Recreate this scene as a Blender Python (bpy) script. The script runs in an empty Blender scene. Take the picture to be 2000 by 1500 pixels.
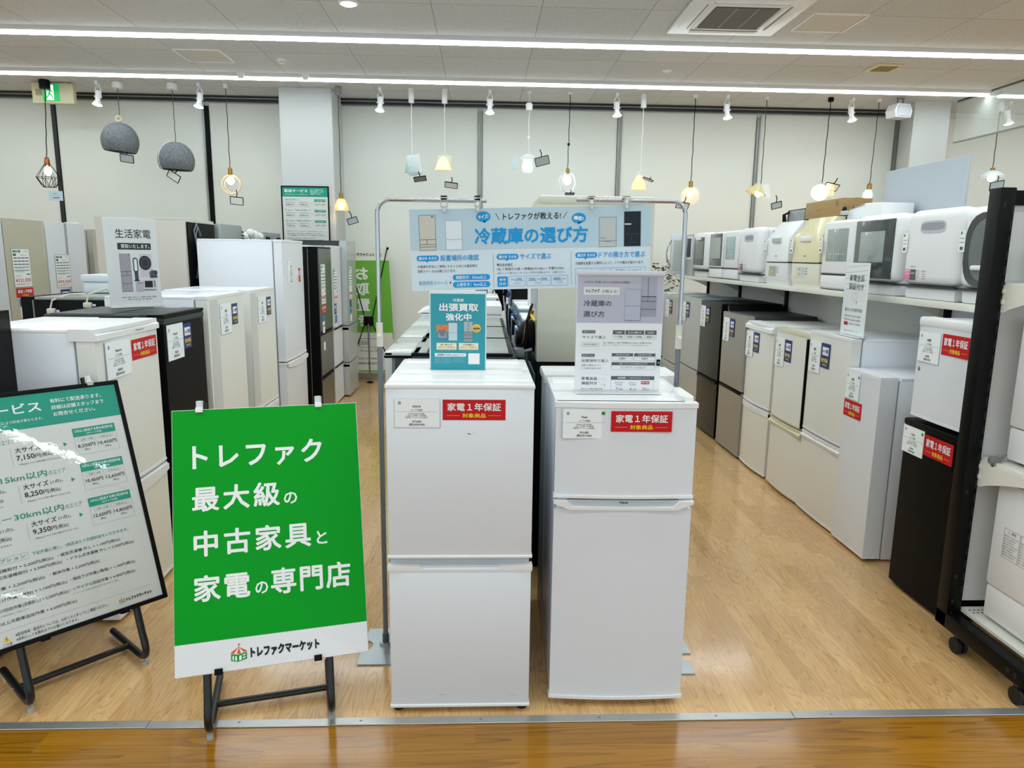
import bpy, bmesh, math, random
from math import sin, cos, pi, radians as R
from mathutils import Vector, Matrix
random.seed(7)
S = bpy.context.scene
COL = S.collection

# ------------------------------------------------------------------ camera, world, lights, exposure
FPX = 1390.0
cam_d = bpy.data.cameras.new('camera'); cam = bpy.data.objects.new('camera', cam_d); COL.objects.link(cam)
cam_d.sensor_width = 36.0; cam_d.lens = FPX / 2000.0 * 36.0; cam_d.clip_start = 0.05
def cam_axes():
    d = Vector((-56 / FPX, 252 / FPX, 1.0)).normalized()
    h = Vector((1.0, -0.0129, 0.0)); x = (h - d * h.dot(d)).normalized()
    u = d.cross(x)
    if u.y < 0: u = -u
    return x, d, u           # world X, Y, Z seen from the camera (x right, y up, z forward)
wx, wy, wz = cam_axes()
right = Vector((wx.x, wy.x, wz.x)); up = Vector((wx.y, wy.y, wz.y)); fwd = Vector((wx.z, wy.z, wz.z))
mw = Matrix((right, up, -fwd)).transposed().to_4x4(); mw.translation = (0, 0, 1.73)
cam.matrix_world = mw
S.camera = cam

CEIL = 3.72
wd = bpy.data.worlds.new('World'); S.world = wd; wd.use_nodes = True
wd.node_tree.nodes['Background'].inputs[0].default_value = (0.78, 0.93, 1.0, 1)
wd.node_tree.nodes['Background'].inputs[1].default_value = 1.3
LED_RADIANCE = 37.0
def strip_light(y, z=CEIL - 0.06, length=13.0, x=0.0):
    l = bpy.data.lights.new('led_line_light', 'AREA'); l.shape = 'RECTANGLE'; l.size = length; l.size_y = 0.06
    l.energy = LED_RADIANCE * pi * length * 0.06; l.color = (0.86, 0.98, 1.0)
    o = bpy.data.objects.new('led_line_light', l); COL.objects.link(o); o.location = (x, y, z)
for yy, x0, x1 in ((5.55, -6.5, 6.5), (3.95, -6.5, 6.5), (2.3, -6.5, 6.5), (0.55, -6.5, 4.55), (-2.3, -7, 7)):   # the same LED lines go on overhead, out of frame
    strip_light(yy, length=x1 - x0, x=(x0 + x1) / 2)
S.view_settings.view_transform = 'Standard'; S.view_settings.look = 'None'
S.view_settings.gamma = 1.0; S.view_settings.use_curve_mapping = False
S.view_settings.exposure = 0.0
S.cycles.use_denoising = True
S.cycles.max_bounces = 8; S.cycles.diffuse_bounces = 4; S.cycles.glossy_bounces = 4
S.cycles.transmission_bounces = 6; S.cycles.transparent_max_bounces = 12
S.cycles.sample_clamp_indirect = 6.0
S.cycles.caustics_reflective = False; S.cycles.caustics_refractive = False

# ------------------------------------------------------------------ materials
def lin(c):
    if isinstance(c, str):
        c = [int(c[i:i + 2], 16) / 255 for i in (0, 2, 4)]
    return tuple(v / 12.92 if v <= 0.04045 else ((v + 0.055) / 1.055) ** 2.4 for v in c)
MATS = {}
def N(nt, t, **kw):
    n = nt.nodes.new(t)
    for k, v in kw.items(): setattr(n, k, v)
    return n
def math_n(nt, op, a, b=None):
    n = N(nt, 'ShaderNodeMath', operation=op)
    for i, v in enumerate((a, b)):
        if v is None: continue
        if isinstance(v, (int, float)): n.inputs[i].default_value = v
        else: nt.links.new(v, n.inputs[i])
    return n.outputs[0]
def mat(name, color, rough=0.5, metal=0.0, coat=0.0, var=0.03, scale=6.0, bump=0.0, bscale=200.0, alpha=None,
        emit=None, estr=0.0, trans=0.0, ior=1.45, spec=0.5, stretch=None):
    if name in MATS: return MATS[name]
    m = bpy.data.materials.new(name); m.use_nodes = True; nt = m.node_tree; b = nt.nodes['Principled BSDF']
    c = lin(color)
    tc = N(nt, 'ShaderNodeTexCoord'); nz = N(nt, 'ShaderNodeTexNoise'); nz.inputs['Scale'].default_value = scale
    nz.inputs['Detail'].default_value = 3
    src = tc.outputs['Object']
    if stretch:
        mp = N(nt, 'ShaderNodeMapping'); mp.inputs['Scale'].default_value = stretch
        nt.links.new(src, mp.inputs['Vector']); src = mp.outputs['Vector']
    nt.links.new(src, nz.inputs['Vector'])
    mx = N(nt, 'ShaderNodeMix', data_type='RGBA')
    mx.inputs['A'].default_value = (*[max(0, v * (1 - var)) for v in c], 1)
    mx.inputs['B'].default_value = (*[min(1, v * (1 + var)) for v in c], 1)
    nt.links.new(nz.outputs['Fac'], mx.inputs['Factor']); nt.links.new(mx.outputs['Result'], b.inputs['Base Color'])
    b.inputs['Roughness'].default_value = rough; b.inputs['Metallic'].default_value = metal
    b.inputs['Coat Weight'].default_value = coat; b.inputs['Coat Roughness'].default_value = 0.08
    b.inputs['Specular IOR Level'].default_value = spec
    b.inputs['Transmission Weight'].default_value = trans; b.inputs['IOR'].default_value = ior
    if alpha is not None: b.inputs['Alpha'].default_value = alpha
    if emit is not None:
        b.inputs['Emission Color'].default_value = (*lin(emit), 1); b.inputs['Emission Strength'].default_value = estr
    if bump:
        n2 = N(nt, 'ShaderNodeTexNoise'); n2.inputs['Scale'].default_value = bscale
        nt.links.new(src, n2.inputs['Vector'])
        bp = N(nt, 'ShaderNodeBump'); bp.inputs['Strength'].default_value = bump; bp.inputs['Distance'].default_value = 0.002
        nt.links.new(n2.outputs['Fac'], bp.inputs['Height']); nt.links.new(bp.outputs['Normal'], b.inputs['Normal'])
    MATS[name] = m
    return m
def ink(hexc, rough=0.45):
    return mat('print_' + hexc, hexc, rough, var=0.0, spec=0.3)

def wood_floor(name, pw, pl, cA, cB, rot, rough, gscale, contrast, coat, gap, rings_n=17.0, ratio=0.085):
    m = bpy.data.materials.new(name); m.use_nodes = True; nt = m.node_tree; b = nt.nodes['Principled BSDF']; L = nt.links.new
    tc = N(nt, 'ShaderNodeTexCoord'); sp = N(nt, 'ShaderNodeSeparateXYZ'); L(tc.outputs['Object'], sp.inputs[0])
    across, along = (sp.outputs['X'], sp.outputs['Y']) if rot else (sp.outputs['Y'], sp.outputs['X'])
    a = math_n(nt, 'DIVIDE', across, pw); ai = math_n(nt, 'FLOOR', a)
    wn = N(nt, 'ShaderNodeTexWhiteNoise', noise_dimensions='1D'); L(ai, wn.inputs['W'])
    l = math_n(nt, 'ADD', math_n(nt, 'DIVIDE', along, pl), math_n(nt, 'MULTIPLY', wn.outputs['Value'], 7.3)); li = math_n(nt, 'FLOOR', l)
    cv = N(nt, 'ShaderNodeCombineXYZ'); L(ai, cv.inputs[0]); L(li, cv.inputs[1])
    wn2 = N(nt, 'ShaderNodeTexWhiteNoise', noise_dimensions='2D'); L(cv.outputs[0], wn2.inputs['Vector'])
    rnd = wn2.outputs['Value']
    gx = math_n(nt, 'MULTIPLY', across, gscale); gy = math_n(nt, 'MULTIPLY', along, gscale * ratio)
    gv = N(nt, 'ShaderNodeCombineXYZ'); L(gx, gv.inputs[0]); L(gy, gv.inputs[1]); L(math_n(nt, 'MULTIPLY', rnd, 90.0), gv.inputs[2])
    n1 = N(nt, 'ShaderNodeTexNoise'); n1.inputs['Scale'].default_value = 0.5; n1.inputs['Detail'].default_value = 1.5; n1.inputs['Distortion'].default_value = 0.3; L(gv.outputs[0], n1.inputs['Vector'])
    rings = math_n(nt, 'FRACT', math_n(nt, 'MULTIPLY', n1.outputs['Fac'], rings_n))       # cathedral figure
    rings = math_n(nt, 'POWER', rings, 2.6)
    n2 = N(nt, 'ShaderNodeTexNoise'); n2.inputs['Scale'].default_value = 5.0; n2.inputs['Detail'].default_value = 4.0; L(gv.outputs[0], n2.inputs['Vector'])
    n3 = N(nt, 'ShaderNodeTexNoise'); n3.inputs['Scale'].default_value = 0.12; L(gv.outputs[0], n3.inputs['Vector'])
    f = math_n(nt, 'ADD', math_n(nt, 'MULTIPLY', rings, 0.42), math_n(nt, 'MULTIPLY', n2.outputs['Fac'], 0.38))
    f = math_n(nt, 'ADD', f, math_n(nt, 'MULTIPLY', rnd, 0.30))
    f = math_n(nt, 'MULTIPLY', math_n(nt, 'SUBTRACT', f, 0.08), contrast)
    mx = N(nt, 'ShaderNodeMix', data_type='RGBA', clamp_factor=True); L(f, mx.inputs['Factor'])
    mx.inputs['A'].default_value = (*lin(cA), 1); mx.inputs['B'].default_value = (*lin(cB), 1)
    fa = math_n(nt, 'FRACT', a); fl = math_n(nt, 'FRACT', l)
    j1 = math_n(nt, 'LESS_THAN', fa, gap / pw); j2 = math_n(nt, 'LESS_THAN', fl, gap / pl)
    j = math_n(nt, 'MAXIMUM', j1, j2)
    mj = N(nt, 'ShaderNodeMix', data_type='RGBA'); L(math_n(nt, 'MULTIPLY', j, 0.22), mj.inputs['Factor']); L(mx.outputs['Result'], mj.inputs['A'])
    mj.inputs['B'].default_value = (*lin(cB), 1)
    L(mj.outputs['Result'], b.inputs['Base Color'])
    n4 = N(nt, 'ShaderNodeTexNoise'); n4.inputs['Scale'].default_value = 2.2; n4.inputs['Detail'].default_value = 5; L(tc.outputs['Object'], n4.inputs['Vector'])
    mr = N(nt, 'ShaderNodeMapRange'); mr.inputs['To Min'].default_value = rough * 0.75; mr.inputs['To Max'].default_value = rough * 1.3
    L(n4.outputs['Fac'], mr.inputs['Value']); L(mr.outputs['Result'], b.inputs['Roughness'])
    b.inputs['Coat Weight'].default_value = coat; b.inputs['Coat Roughness'].default_value = 0.12
    bp = N(nt, 'ShaderNodeBump'); bp.inputs['Strength'].default_value = 0.14; bp.inputs['Distance'].default_value = 0.0012
    n5 = N(nt, 'ShaderNodeTexNoise'); n5.inputs['Scale'].default_value = 7.0; n5.inputs['Detail'].default_value = 1; L(tc.outputs['Object'], n5.inputs['Vector'])
    L(math_n(nt, 'ADD', n2.outputs['Fac'], math_n(nt, 'MULTIPLY', n5.outputs['Fac'], 5.0)), bp.inputs['Height']); L(bp.outputs['Normal'], b.inputs['Normal'])
    MATS[name] = m
    return m
def ceiling_mat():
    m = bpy.data.materials.new('ceiling_board'); m.use_nodes = True; nt = m.node_tree; b = nt.nodes['Principled BSDF']; L = nt.links.new
    tc = N(nt, 'ShaderNodeTexCoord'); sp = N(nt, 'ShaderNodeSeparateXYZ'); L(tc.outputs['Object'], sp.inputs[0])
    fx = math_n(nt, 'FRACT', math_n(nt, 'DIVIDE', math_n(nt, 'ADD', sp.outputs['X'], 18.437), 0.9))
    fy = math_n(nt, 'FRACT', math_n(nt, 'DIVIDE', math_n(nt, 'ADD', sp.outputs['Y'], 18.903), 1.57))
    j = math_n(nt, 'MAXIMUM', math_n(nt, 'LESS_THAN', fx, 0.006), math_n(nt, 'LESS_THAN', fy, 0.0035))
    ci = N(nt, 'ShaderNodeCombineXYZ')
    L(math_n(nt, 'FLOOR', math_n(nt, 'DIVIDE', math_n(nt, 'ADD', sp.outputs['X'], 18.437), 0.9)), ci.inputs[0])
    L(math_n(nt, 'FLOOR', math_n(nt, 'DIVIDE', math_n(nt, 'ADD', sp.outputs['Y'], 18.903), 1.57)), ci.inputs[1])
    wn = N(nt, 'ShaderNodeTexWhiteNoise', noise_dimensions='2D'); L(ci.outputs[0], wn.inputs['Vector'])
    mp = N(nt, 'ShaderNodeMapping'); mp.inputs['Scale'].default_value = (40, 70, 1); L(tc.outputs['Object'], mp.inputs['Vector'])
    nz = N(nt, 'ShaderNodeTexNoise'); nz.inputs['Scale'].default_value = 1.0; nz.inputs['Detail'].default_value = 2; L(mp.outputs['Vector'], nz.inputs['Vector'])
    pit = math_n(nt, 'GREATER_THAN', nz.outputs['Fac'], 0.60)
    mx = N(nt, 'ShaderNodeMix', data_type='RGBA'); L(wn.outputs['Value'], mx.inputs['Factor'])
    mx.inputs['A'].default_value = (*lin('cbcbcb'), 1); mx.inputs['B'].default_value = (*lin('d4d4d4'), 1)
    m2 = N(nt, 'ShaderNodeMix', data_type='RGBA'); L(math_n(nt, 'MULTIPLY', pit, 0.2), m2.inputs['Factor']); L(mx.outputs['Result'], m2.inputs['A']); m2.inputs['B'].default_value = (*lin('8c867e'), 1)
    m3 = N(nt, 'ShaderNodeMix', data_type='RGBA'); L(math_n(nt, 'MULTIPLY', j, 0.8), m3.inputs['Factor']); L(m2.outputs['Result'], m3.inputs['A']); m3.inputs['B'].default_value = (*lin('6a655e'), 1)
    L(m3.outputs['Result'], b.inputs['Base Color']); b.inputs['Roughness'].default_value = 0.9
    MATS['ceiling_board'] = m
    return m

WHITE = mat('white_enamel', 'e3e7ee', 0.32, coat=0.25, var=0.015, bump=0.03, bscale=90)
WHITE2 = mat('white_plastic', 'ececee', 0.3, var=0.012)
IVORY = mat('ivory_enamel', 'e9e9e3', 0.33, coat=0.2, var=0.015, bump=0.03, bscale=90)
BLUEWHITE = mat('cool_white_panel', 'd3dae0', 0.4, var=0.015)
GREYGRIP = mat('grey_grip_plastic', 'b9c0c6', 0.35, var=0.02)
BLACK = mat('black_powder_metal', '070708', 0.45, var=0.1, spec=0.2)
BLACKTUBE = mat('black_painted_tube', '15171a', 0.3, var=0.1)
BLACKPL = mat('black_plastic', '08080a', 0.5, var=0.1, spec=0.15)
BLACKGLOSS = mat('black_gloss_door', '050506', 0.22, coat=0.12, var=0.1, spec=0.15)
BROWNGLASS = mat('brown_mirror_glass', '4a4440', 0.25, metal=0.5, coat=0.2, var=0.05)
STEEL = mat('brushed_steel', 'c6c5c1', 0.24, metal=0.6, var=0.08, scale=3, stretch=(60, 60, 1))
STEELD = mat('dark_brushed_steel', 'a3a09b', 0.24, metal=0.6, var=0.08, scale=3, stretch=(60, 60, 1))
SILVER = mat('silver_paint', 'c3c7c8', 0.3, metal=0.45, var=0.05)
CHROME = mat('chrome', 'b4b6b8', 0.1, metal=1.0, var=0.02)
GREYPOLE = mat('grey_painted_pole', '747a7f', 0.35, metal=0.3, var=0.04)
DARKPOLE = mat('dark_grey_pole', '55595c', 0.35, metal=0.3, var=0.04)
ZINC = mat('zinc_plate', 'b4bcc0', 0.3, metal=0.7, var=0.08, scale=9)
ALU = mat('worn_aluminium', 'b9bab8', 0.32, metal=0.75, var=0.12, scale=14)
CREAM = mat('cream_panel', 'cfcdbd', 0.3, coat=0.2, var=0.03)
GREYPANEL = mat('warm_grey_panel', 'c3beb6', 0.38, var=0.02)
BACKBLUE = mat('blue_grey_back_sheet', '6f8592', 0.4, metal=0.2, var=0.08)
DKSIDE = mat('dark_grey_side', '2a2d2f', 0.4, var=0.06)
GLASSTOP = mat('frosted_glass_door', 'c3cac6', 0.2, coat=0.5, var=0.03)
GREYTOP = mat('grey_top_plate', '8d938f', 0.35, var=0.04)
BEIGEGLASS = mat('beige_glass_door', 'bdb9a6', 0.15, coat=0.5, var=0.03)
RACKWHITE = mat('cream_white_shelf', 'e3e1d6', 0.4, var=0.015)
PANELWHITE = mat('shelf_back_panel', 'dcdcda', 0.45, var=0.015)
BOARDGREY = mat('grey_board', 'b3bbc2', 0.55, var=0.01)
WINGLASS = mat('appliance_window', '6d7573', 0.1, coat=0.5, var=0.1, scale=3)
WINLIGHT = mat('pale_appliance_window', '98a19e', 0.1, coat=0.5, var=0.1, scale=3)
WINBLUE = mat('blue_appliance_window', '9fb4b8', 0.12, coat=0.5, var=0.06)
DKGREY = mat('charcoal_door', '3f4344', 0.15, coat=0.5, var=0.06)
BUTTER = mat('yellowed_plastic', 'e2dab0', 0.22, coat=0.3, var=0.02)
RUBBER = mat('black_rubber', '101112', 0.6, var=0.1)
def film(name, rough, wave, wscale, tint=(1, 1, 1, 1)):
    m = bpy.data.materials.new(name); m.use_nodes = True; nt = m.node_tree; L = nt.links.new
    nt.nodes.remove(nt.nodes['Principled BSDF']); out = nt.nodes['Material Output']
    tr = N(nt, 'ShaderNodeBsdfTransparent'); tr.inputs[0].default_value = tint
    gl = N(nt, 'ShaderNodeBsdfAnisotropic'); gl.inputs['Roughness'].default_value = rough
    fr = N(nt, 'ShaderNodeFresnel'); fr.inputs['IOR'].default_value = 1.46
    mx = N(nt, 'ShaderNodeMixShader'); ge = N(nt, 'ShaderNodeNewGeometry'); L(math_n(nt, 'MULTIPLY', fr.outputs[0], math_n(nt, 'SUBTRACT', 1.0, ge.outputs['Backfacing'])), mx.inputs[0]); L(tr.outputs[0], mx.inputs[1]); L(gl.outputs[0], mx.inputs[2]); L(mx.outputs[0], out.inputs[0])
    tc = N(nt, 'ShaderNodeTexCoord'); nz = N(nt, 'ShaderNodeTexNoise'); nz.inputs['Scale'].default_value = wscale; nz.inputs['Detail'].default_value = 2.5; L(tc.outputs['Object'], nz.inputs['Vector'])
    bp = N(nt, 'ShaderNodeBump'); bp.inputs['Strength'].default_value = wave; bp.inputs['Distance'].default_value = 0.002; L(nz.outputs['Fac'], bp.inputs['Height']); L(bp.outputs['Normal'], gl.inputs['Normal'])
    MATS[name] = m; return m
CLEAR = film('clear_acrylic', 0.04, 0.05, 6.0)
FILM = film('clear_film', 0.03, 0.1, 22.0)
CLEARP = mat('clear_plastic_clip', 'f2f4f5', 0.12, alpha=0.7, var=0.0)
CARDB = mat('cardboard', 'a98b5e', 0.8, var=0.05, scale=20)
BRASS = mat('aged_brass', '9c7b3a', 0.3, metal=0.9, var=0.1)
COPPER = mat('copper', 'a2643c', 0.25, metal=0.9, var=0.08)
FELT = mat('grey_felt', '70757a', 0.95, var=0.75, scale=55, bump=0.6, bscale=120, stretch=(1, 1, 0.6))
WALLW = mat('wall_panel', 'e6e9e3', 0.5, var=0.01, scale=1.2)
PILLARW = mat('pillar_paint', 'cbcecd', 0.5, var=0.01, scale=1.5)
DARKGAP = mat('dark_rail', '24272a', 0.45, var=0.1)
RAILGREY = mat('grey_rail', '8f918e', 0.35, metal=0.5, var=0.06)
LEDM = mat('led_diffuser', 'ffffff', 0.6, emit='eefcff', estr=LED_RADIANCE, var=0)
LEDS = mat('led_diffuser_side', 'ffffff', 0.6, emit='eefcff', estr=2.2, var=0)
LEDM2 = mat('led_diffuser_wall_side', 'ffffff', 0.6, emit='eefcff', estr=LED_RADIANCE * 0.85, var=0)
HOUSING = mat('led_housing', 'c9ccce', 0.4, var=0.02)
BULB = mat('lamp_face', 'ffffff', 0.4, emit='fffaf0', estr=14.0, var=0)
WARMB = mat('warm_bulb', 'ffe2b0', 0.3, emit='ffd9a0', estr=14.0, var=0)
COOLB = mat('cool_bulb', 'f4fbff', 0.3, emit='f2faff', estr=7.0, var=0)
GLASSC = mat('thin_clear_glass', 'eef6f6', 0.03, alpha=0.16, var=0)
GLASSW = mat('warm_clear_glass', 'fbf3df', 0.03, alpha=0.22, var=0)
OPAL = mat('opal_glass', 'eaf3f3', 0.2, alpha=0.75, var=0.0)
CURTAINGL = mat('smoke_curtain_glass', 'dfe6e2', 0.05, alpha=0.22, var=0)

# ------------------------------------------------------------------ mesh building
_TXT = {}
def glyphs(s, bold=0.0, spacing=1.0):
    k = (s, bold, spacing)
    if k not in _TXT:
        c = bpy.data.curves.new('t', 'FONT'); c.body = s; c.size = 1; c.resolution_u = 2; c.space_character = spacing
        o = bpy.data.objects.new('t', c); m = bpy.data.meshes.new_from_object(o)
        vs = [(v.co.x, v.co.y, 0.0) for v in m.vertices]; fs = [tuple(p.vertices) for p in m.polygons]
        bpy.data.objects.remove(o); bpy.data.curves.remove(c); bpy.data.meshes.remove(m)
        if not vs: vs, fs = [(0, 0, 0)], []
        if bold > 0 and fs:                    # thicken the strokes: the same glyphs shifted a little to each side
            v0, f0, k0 = vs, fs, len(vs); vs, fs = [], []
            for dx, dy in ([(-1, -1), (1, -1), (1, 1), (-1, 1)] if bold < 0.023 else [(1.25 * cos(pi * i / 4), 1.25 * sin(pi * i / 4)) for i in range(8)]):
                q = len(vs); vs = vs + [(x + dx * bold * 0.8, y + dy * bold * 0.8, 0.05 * (q // k0)) for x, y, _ in v0]; fs = fs + [tuple(i + q for i in f) for f in f0]
        bb = (min(v[0] for v in vs), min(v[1] for v in vs), max(v[0] for v in vs), max(v[1] for v in vs))
        _TXT[k] = (vs, fs, bb)
    return _TXT[k]

class MB:
    def __init__(s):
        s.v = []; s.f = []; s.mi = []; s.mats = []; s.T = None
        s.fr = None
    def m(s, mt):
        if mt not in s.mats: s.mats.append(mt)
        return s.mats.index(mt)
    def add(s, vs, fs, mt):
        n = len(s.v)
        if s.T is not None: vs = [tuple(s.T @ Vector(v)) for v in vs]
        s.v += [tuple(v) for v in vs]; i = s.m(mt)
        s.f += [tuple(n + k for k in f) for f in fs]; s.mi += [i] * len(fs)
        return s
    def bmadd(s, bm, mt):
        bm.verts.index_update()
        s.add([v.co[:] for v in bm.verts], [tuple(v.index for v in f.verts) for f in bm.faces], mt); bm.free(); return s
    def box(s, x0, x1, y0, y1, z0, z1, mt, bev=0.0, seg=2):
        if x1 < x0: x0, x1 = x1, x0
        if y1 < y0: y0, y1 = y1, y0
        if z1 < z0: z0, z1 = z1, z0
        vs = [(x, y, z) for x in (x0, x1) for y in (y0, y1) for z in (z0, z1)]
        fs = [(0, 1, 3, 2), (4, 6, 7, 5), (0, 4, 5, 1), (2, 3, 7, 6), (0, 2, 6, 4), (1, 5, 7, 3)]
        if bev <= 0: return s.add(vs, fs, mt)
        bm = bmesh.new(); bv = [bm.verts.new(v) for v in vs]
        for f in fs: bm.faces.new([bv[k] for k in f])
        bev = min(bev, 0.48 * min(x1 - x0, y1 - y0, z1 - z0))
        bmesh.ops.bevel(bm, geom=bm.edges[:], offset=bev, segments=seg, profile=0.5, affect='EDGES')
        return s.bmadd(bm, mt)
    def prism(s, pts, ax, a0, a1, mt, bev=0.0, seg=2):
        """polygon extruded along axis ax; pts are the other two coordinates in x,y,z order"""
        def p3(p, a): q = list(p); q.insert(ax, a); return tuple(q)
        n = len(pts); vs = [p3(p, a0) for p in pts] + [p3(p, a1) for p in pts]
        fs = [tuple(range(n - 1, -1, -1)), tuple(range(n, 2 * n))] + [(i, (i + 1) % n, n + (i + 1) % n, n + i) for i in range(n)]
        bm = bmesh.new(); bv = [bm.verts.new(v) for v in vs]
        for f in fs: bm.faces.new([bv[k] for k in f])
        bmesh.ops.recalc_face_normals(bm, faces=bm.faces[:])
        if bev > 0:
            ed = [e for e in bm.edges if abs(e.verts[0].co[ax] - e.verts[1].co[ax]) < 1e-6]
            bmesh.ops.bevel(bm, geom=ed, offset=bev, segments=seg, profile=0.5, affect='EDGES')
        return s.bmadd(bm, mt)
    def cyl(s, p0, p1, r, mt, n=14, r2=None, cap=True):
        p0 = Vector(p0); p1 = Vector(p1); d = (p1 - p0).normalized(); r2 = r if r2 is None else r2
        a = Vector((0, 0, 1)) if abs(d.z) < 0.9 else Vector((1, 0, 0)); u = d.cross(a).normalized(); w = d.cross(u)
        vs = [p0 + (u * cos(2 * pi * i / n) + w * sin(2 * pi * i / n)) * r for i in range(n)] + [p1 + (u * cos(2 * pi * i / n) + w * sin(2 * pi * i / n)) * r2 for i in range(n)]
        fs = [(i, (i + 1) % n, n + (i + 1) % n, n + i) for i in range(n)]
        if cap: fs += [tuple(range(n - 1, -1, -1)), tuple(range(n, 2 * n))]
        return s.add(vs, fs, mt)
    def tube(s, pts, r, mt, n=8, closed=False):
        pts = [Vector(p) for p in pts]; k = len(pts); vs = []; fs = []; prev = None
        for i, p in enumerate(pts):
            if closed: t = (pts[(i + 1) % k] - pts[i - 1]).normalized()
            else: t = (pts[min(i + 1, k - 1)] - pts[max(i - 1, 0)]).normalized()
            if prev is None:
                a = Vector((0, 0, 1)) if abs(t.z) < 0.9 else Vector((1, 0, 0)); u = t.cross(a).normalized()
            else: u = (prev - t * prev.dot(t)).normalized()
            prev = u; w = t.cross(u)
            vs += [p + (u * cos(2 * pi * j / n) + w * sin(2 * pi * j / n)) * r for j in range(n)]
        for i in range(k if closed else k - 1):
            a = i * n; b = ((i + 1) % k) * n
            fs += [(a + j, a + (j + 1) % n, b + (j + 1) % n, b + j) for j in range(n)]
        if not closed: fs += [tuple(range(n - 1, -1, -1)), tuple(range((k - 1) * n, k * n))]
        return s.add(vs, fs, mt)
    def lathe(s, prof, c, mt, n=24, ax='z'):
        vs = []; fs = []
        for r, z in prof:
            for j in range(n):
                x, y = r * cos(2 * pi * j / n), r * sin(2 * pi * j / n)
                vs.append((c[0] + x, c[1] + y, c[2] + z) if ax == 'z' else (c[0] + x, c[1] + z, c[2] + y))
        for i in range(len(prof) - 1):
            fs += [(i * n + j, i * n + (j + 1) % n, (i + 1) * n + (j + 1) % n, (i + 1) * n + j) for j in range(n)]
        return s.add(vs, fs, mt)
    def sphere(s, c, r, mt, n=16, k=10, sq=(1, 1, 1)):
        prof = [(max(1e-4, r * sin(pi * i / k)), -r * cos(pi * i / k)) for i in range(k + 1)]
        q = MB(); q.lathe(prof, (0, 0, 0), mt, n)
        return s.add([(c[0] + v[0] * sq[0], c[1] + v[1] * sq[1], c[2] + v[2] * sq[2]) for v in q.v], q.f, mt)
    # ---- flat print on a face looking towards local -Y: u to the right, v DOWN, n = layer
    def frame(s, ox, oz, y, sx, sv=None, mirror=False):
        s.fr = (ox, oz, y, sx, sx if sv is None else sv); s.mirror = mirror; return s
    def uv(s, u, v, n=1):
        ox, oz, y, sx, sv = s.fr
        return (ox + u * sx, y - 0.0005 * n, oz - v * sv)
    def poly(s, pts, mt, n=1):
        return s.add([s.uv(u, v, n) for u, v in pts], [tuple(range(len(pts) - 1, -1, -1))], mt)
    def rect(s, u0, v0, u1, v1, mt, n=1): return s.poly([(u0, v0), (u1, v0), (u1, v1), (u0, v1)], mt, n)
    def rrect(s, u0, v0, u1, v1, r, mt, n=1, k=5):
        pts = []
        for cx, cy, a in ((u1 - r, v0 + r, -90), (u1 - r, v1 - r, 0), (u0 + r, v1 - r, 90), (u0 + r, v0 + r, 180)):
            pts += [(cx + r * cos(R(a + 90 * i / k)), cy + r * sin(R(a + 90 * i / k))) for i in range(k + 1)]
        return s.poly(pts, mt, n)
    def oval(s, cu, cv, ru, rv, mt, n=1, k=24):
        return s.poly([(cu + ru * cos(2 * pi * i / k), cv + rv * sin(2 * pi * i / k)) for i in range(k)], mt, n)
    def outline(s, u0, v0, u1, v1, t, mt, n=1):
        s.rect(u0, v0, u1, v0 + t, mt, n); s.rect(u0, v1 - t, u1, v1, mt, n); s.rect(u0, v0 + t, u0 + t, v1 - t, mt, n); s.rect(u1 - t, v0 + t, u1, v1 - t, mt, n); return s
    def line(s, a, b, t, mt, n=1):
        dx, dy = b[0] - a[0], b[1] - a[1]; L = math.hypot(dx, dy); px, py = -dy / L * t / 2, dx / L * t / 2
        return s.poly([(a[0] + px, a[1] + py), (b[0] + px, b[1] + py), (b[0] - px, b[1] - py), (a[0] - px, a[1] - py)], mt, n)
    def _glyph(s, g, fn, mt, n):
        vs, fs, bb = g
        return s.add([s.uv(*fn(x, y), n + l) for x, y, l in vs], fs, mt)
    def tfit(s, t, u0, v0, u1, v1, mt, bold=0.0, n=3, rot=0.0, flip=False, spacing=1.0):
        """text stretched to fill the box"""
        g = glyphs(t, bold, spacing); a, b, c, d = g[2]; w = max(c - a, 1e-4); h = max(d - b, 1e-4)
        cu, cv = (u0 + u1) / 2, (v0 + v1) / 2
        def fn(x, y):
            u = u0 + (x - a) / w * (u1 - u0); v = v1 - (y - b) / h * (v1 - v0)
            if flip: u = u0 + u1 - u
            if rot:
                du, dv = u - cu, v - cv; u = cu + du * cos(rot) - dv * sin(rot); v = cv + du * sin(rot) + dv * cos(rot)
            return u, v
        return s._glyph(g, fn, mt, n)
    def tl(s, t, u, v, size, mt, w=None, align='L', bold=0.0, n=3):
        """one line: baseline v, em size, optional full width"""
        g = glyphs(t, bold); a, b, c, d = g[2]; k = size if w is None else w / max(c - a, 1e-4)
        ww = (c - a) * k; u0 = u if align == 'L' else u - ww / 2 if align == 'C' else u - ww
        return s._glyph(g, lambda x, y: (u0 + (x - a) * k, v - y * size), mt, n)
    def build(s, name, parent=None, loc=None, rot=None, angle=38):
        me = bpy.data.meshes.new(name); me.from_pydata(s.v, [], s.f)
        for mt in s.mats: me.materials.append(mt)
        me.polygons.foreach_set('material_index', s.mi)
        me.polygons.foreach_set('use_smooth', [True] * len(s.f))
        me.update(); me.set_sharp_from_angle(angle=R(angle))
        o = bpy.data.objects.new(name, me); COL.objects.link(o)
        if parent is not None: o.parent = parent
        if loc is not None: o.location = loc
        if rot is not None: o.rotation_euler = rot
        return o

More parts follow.
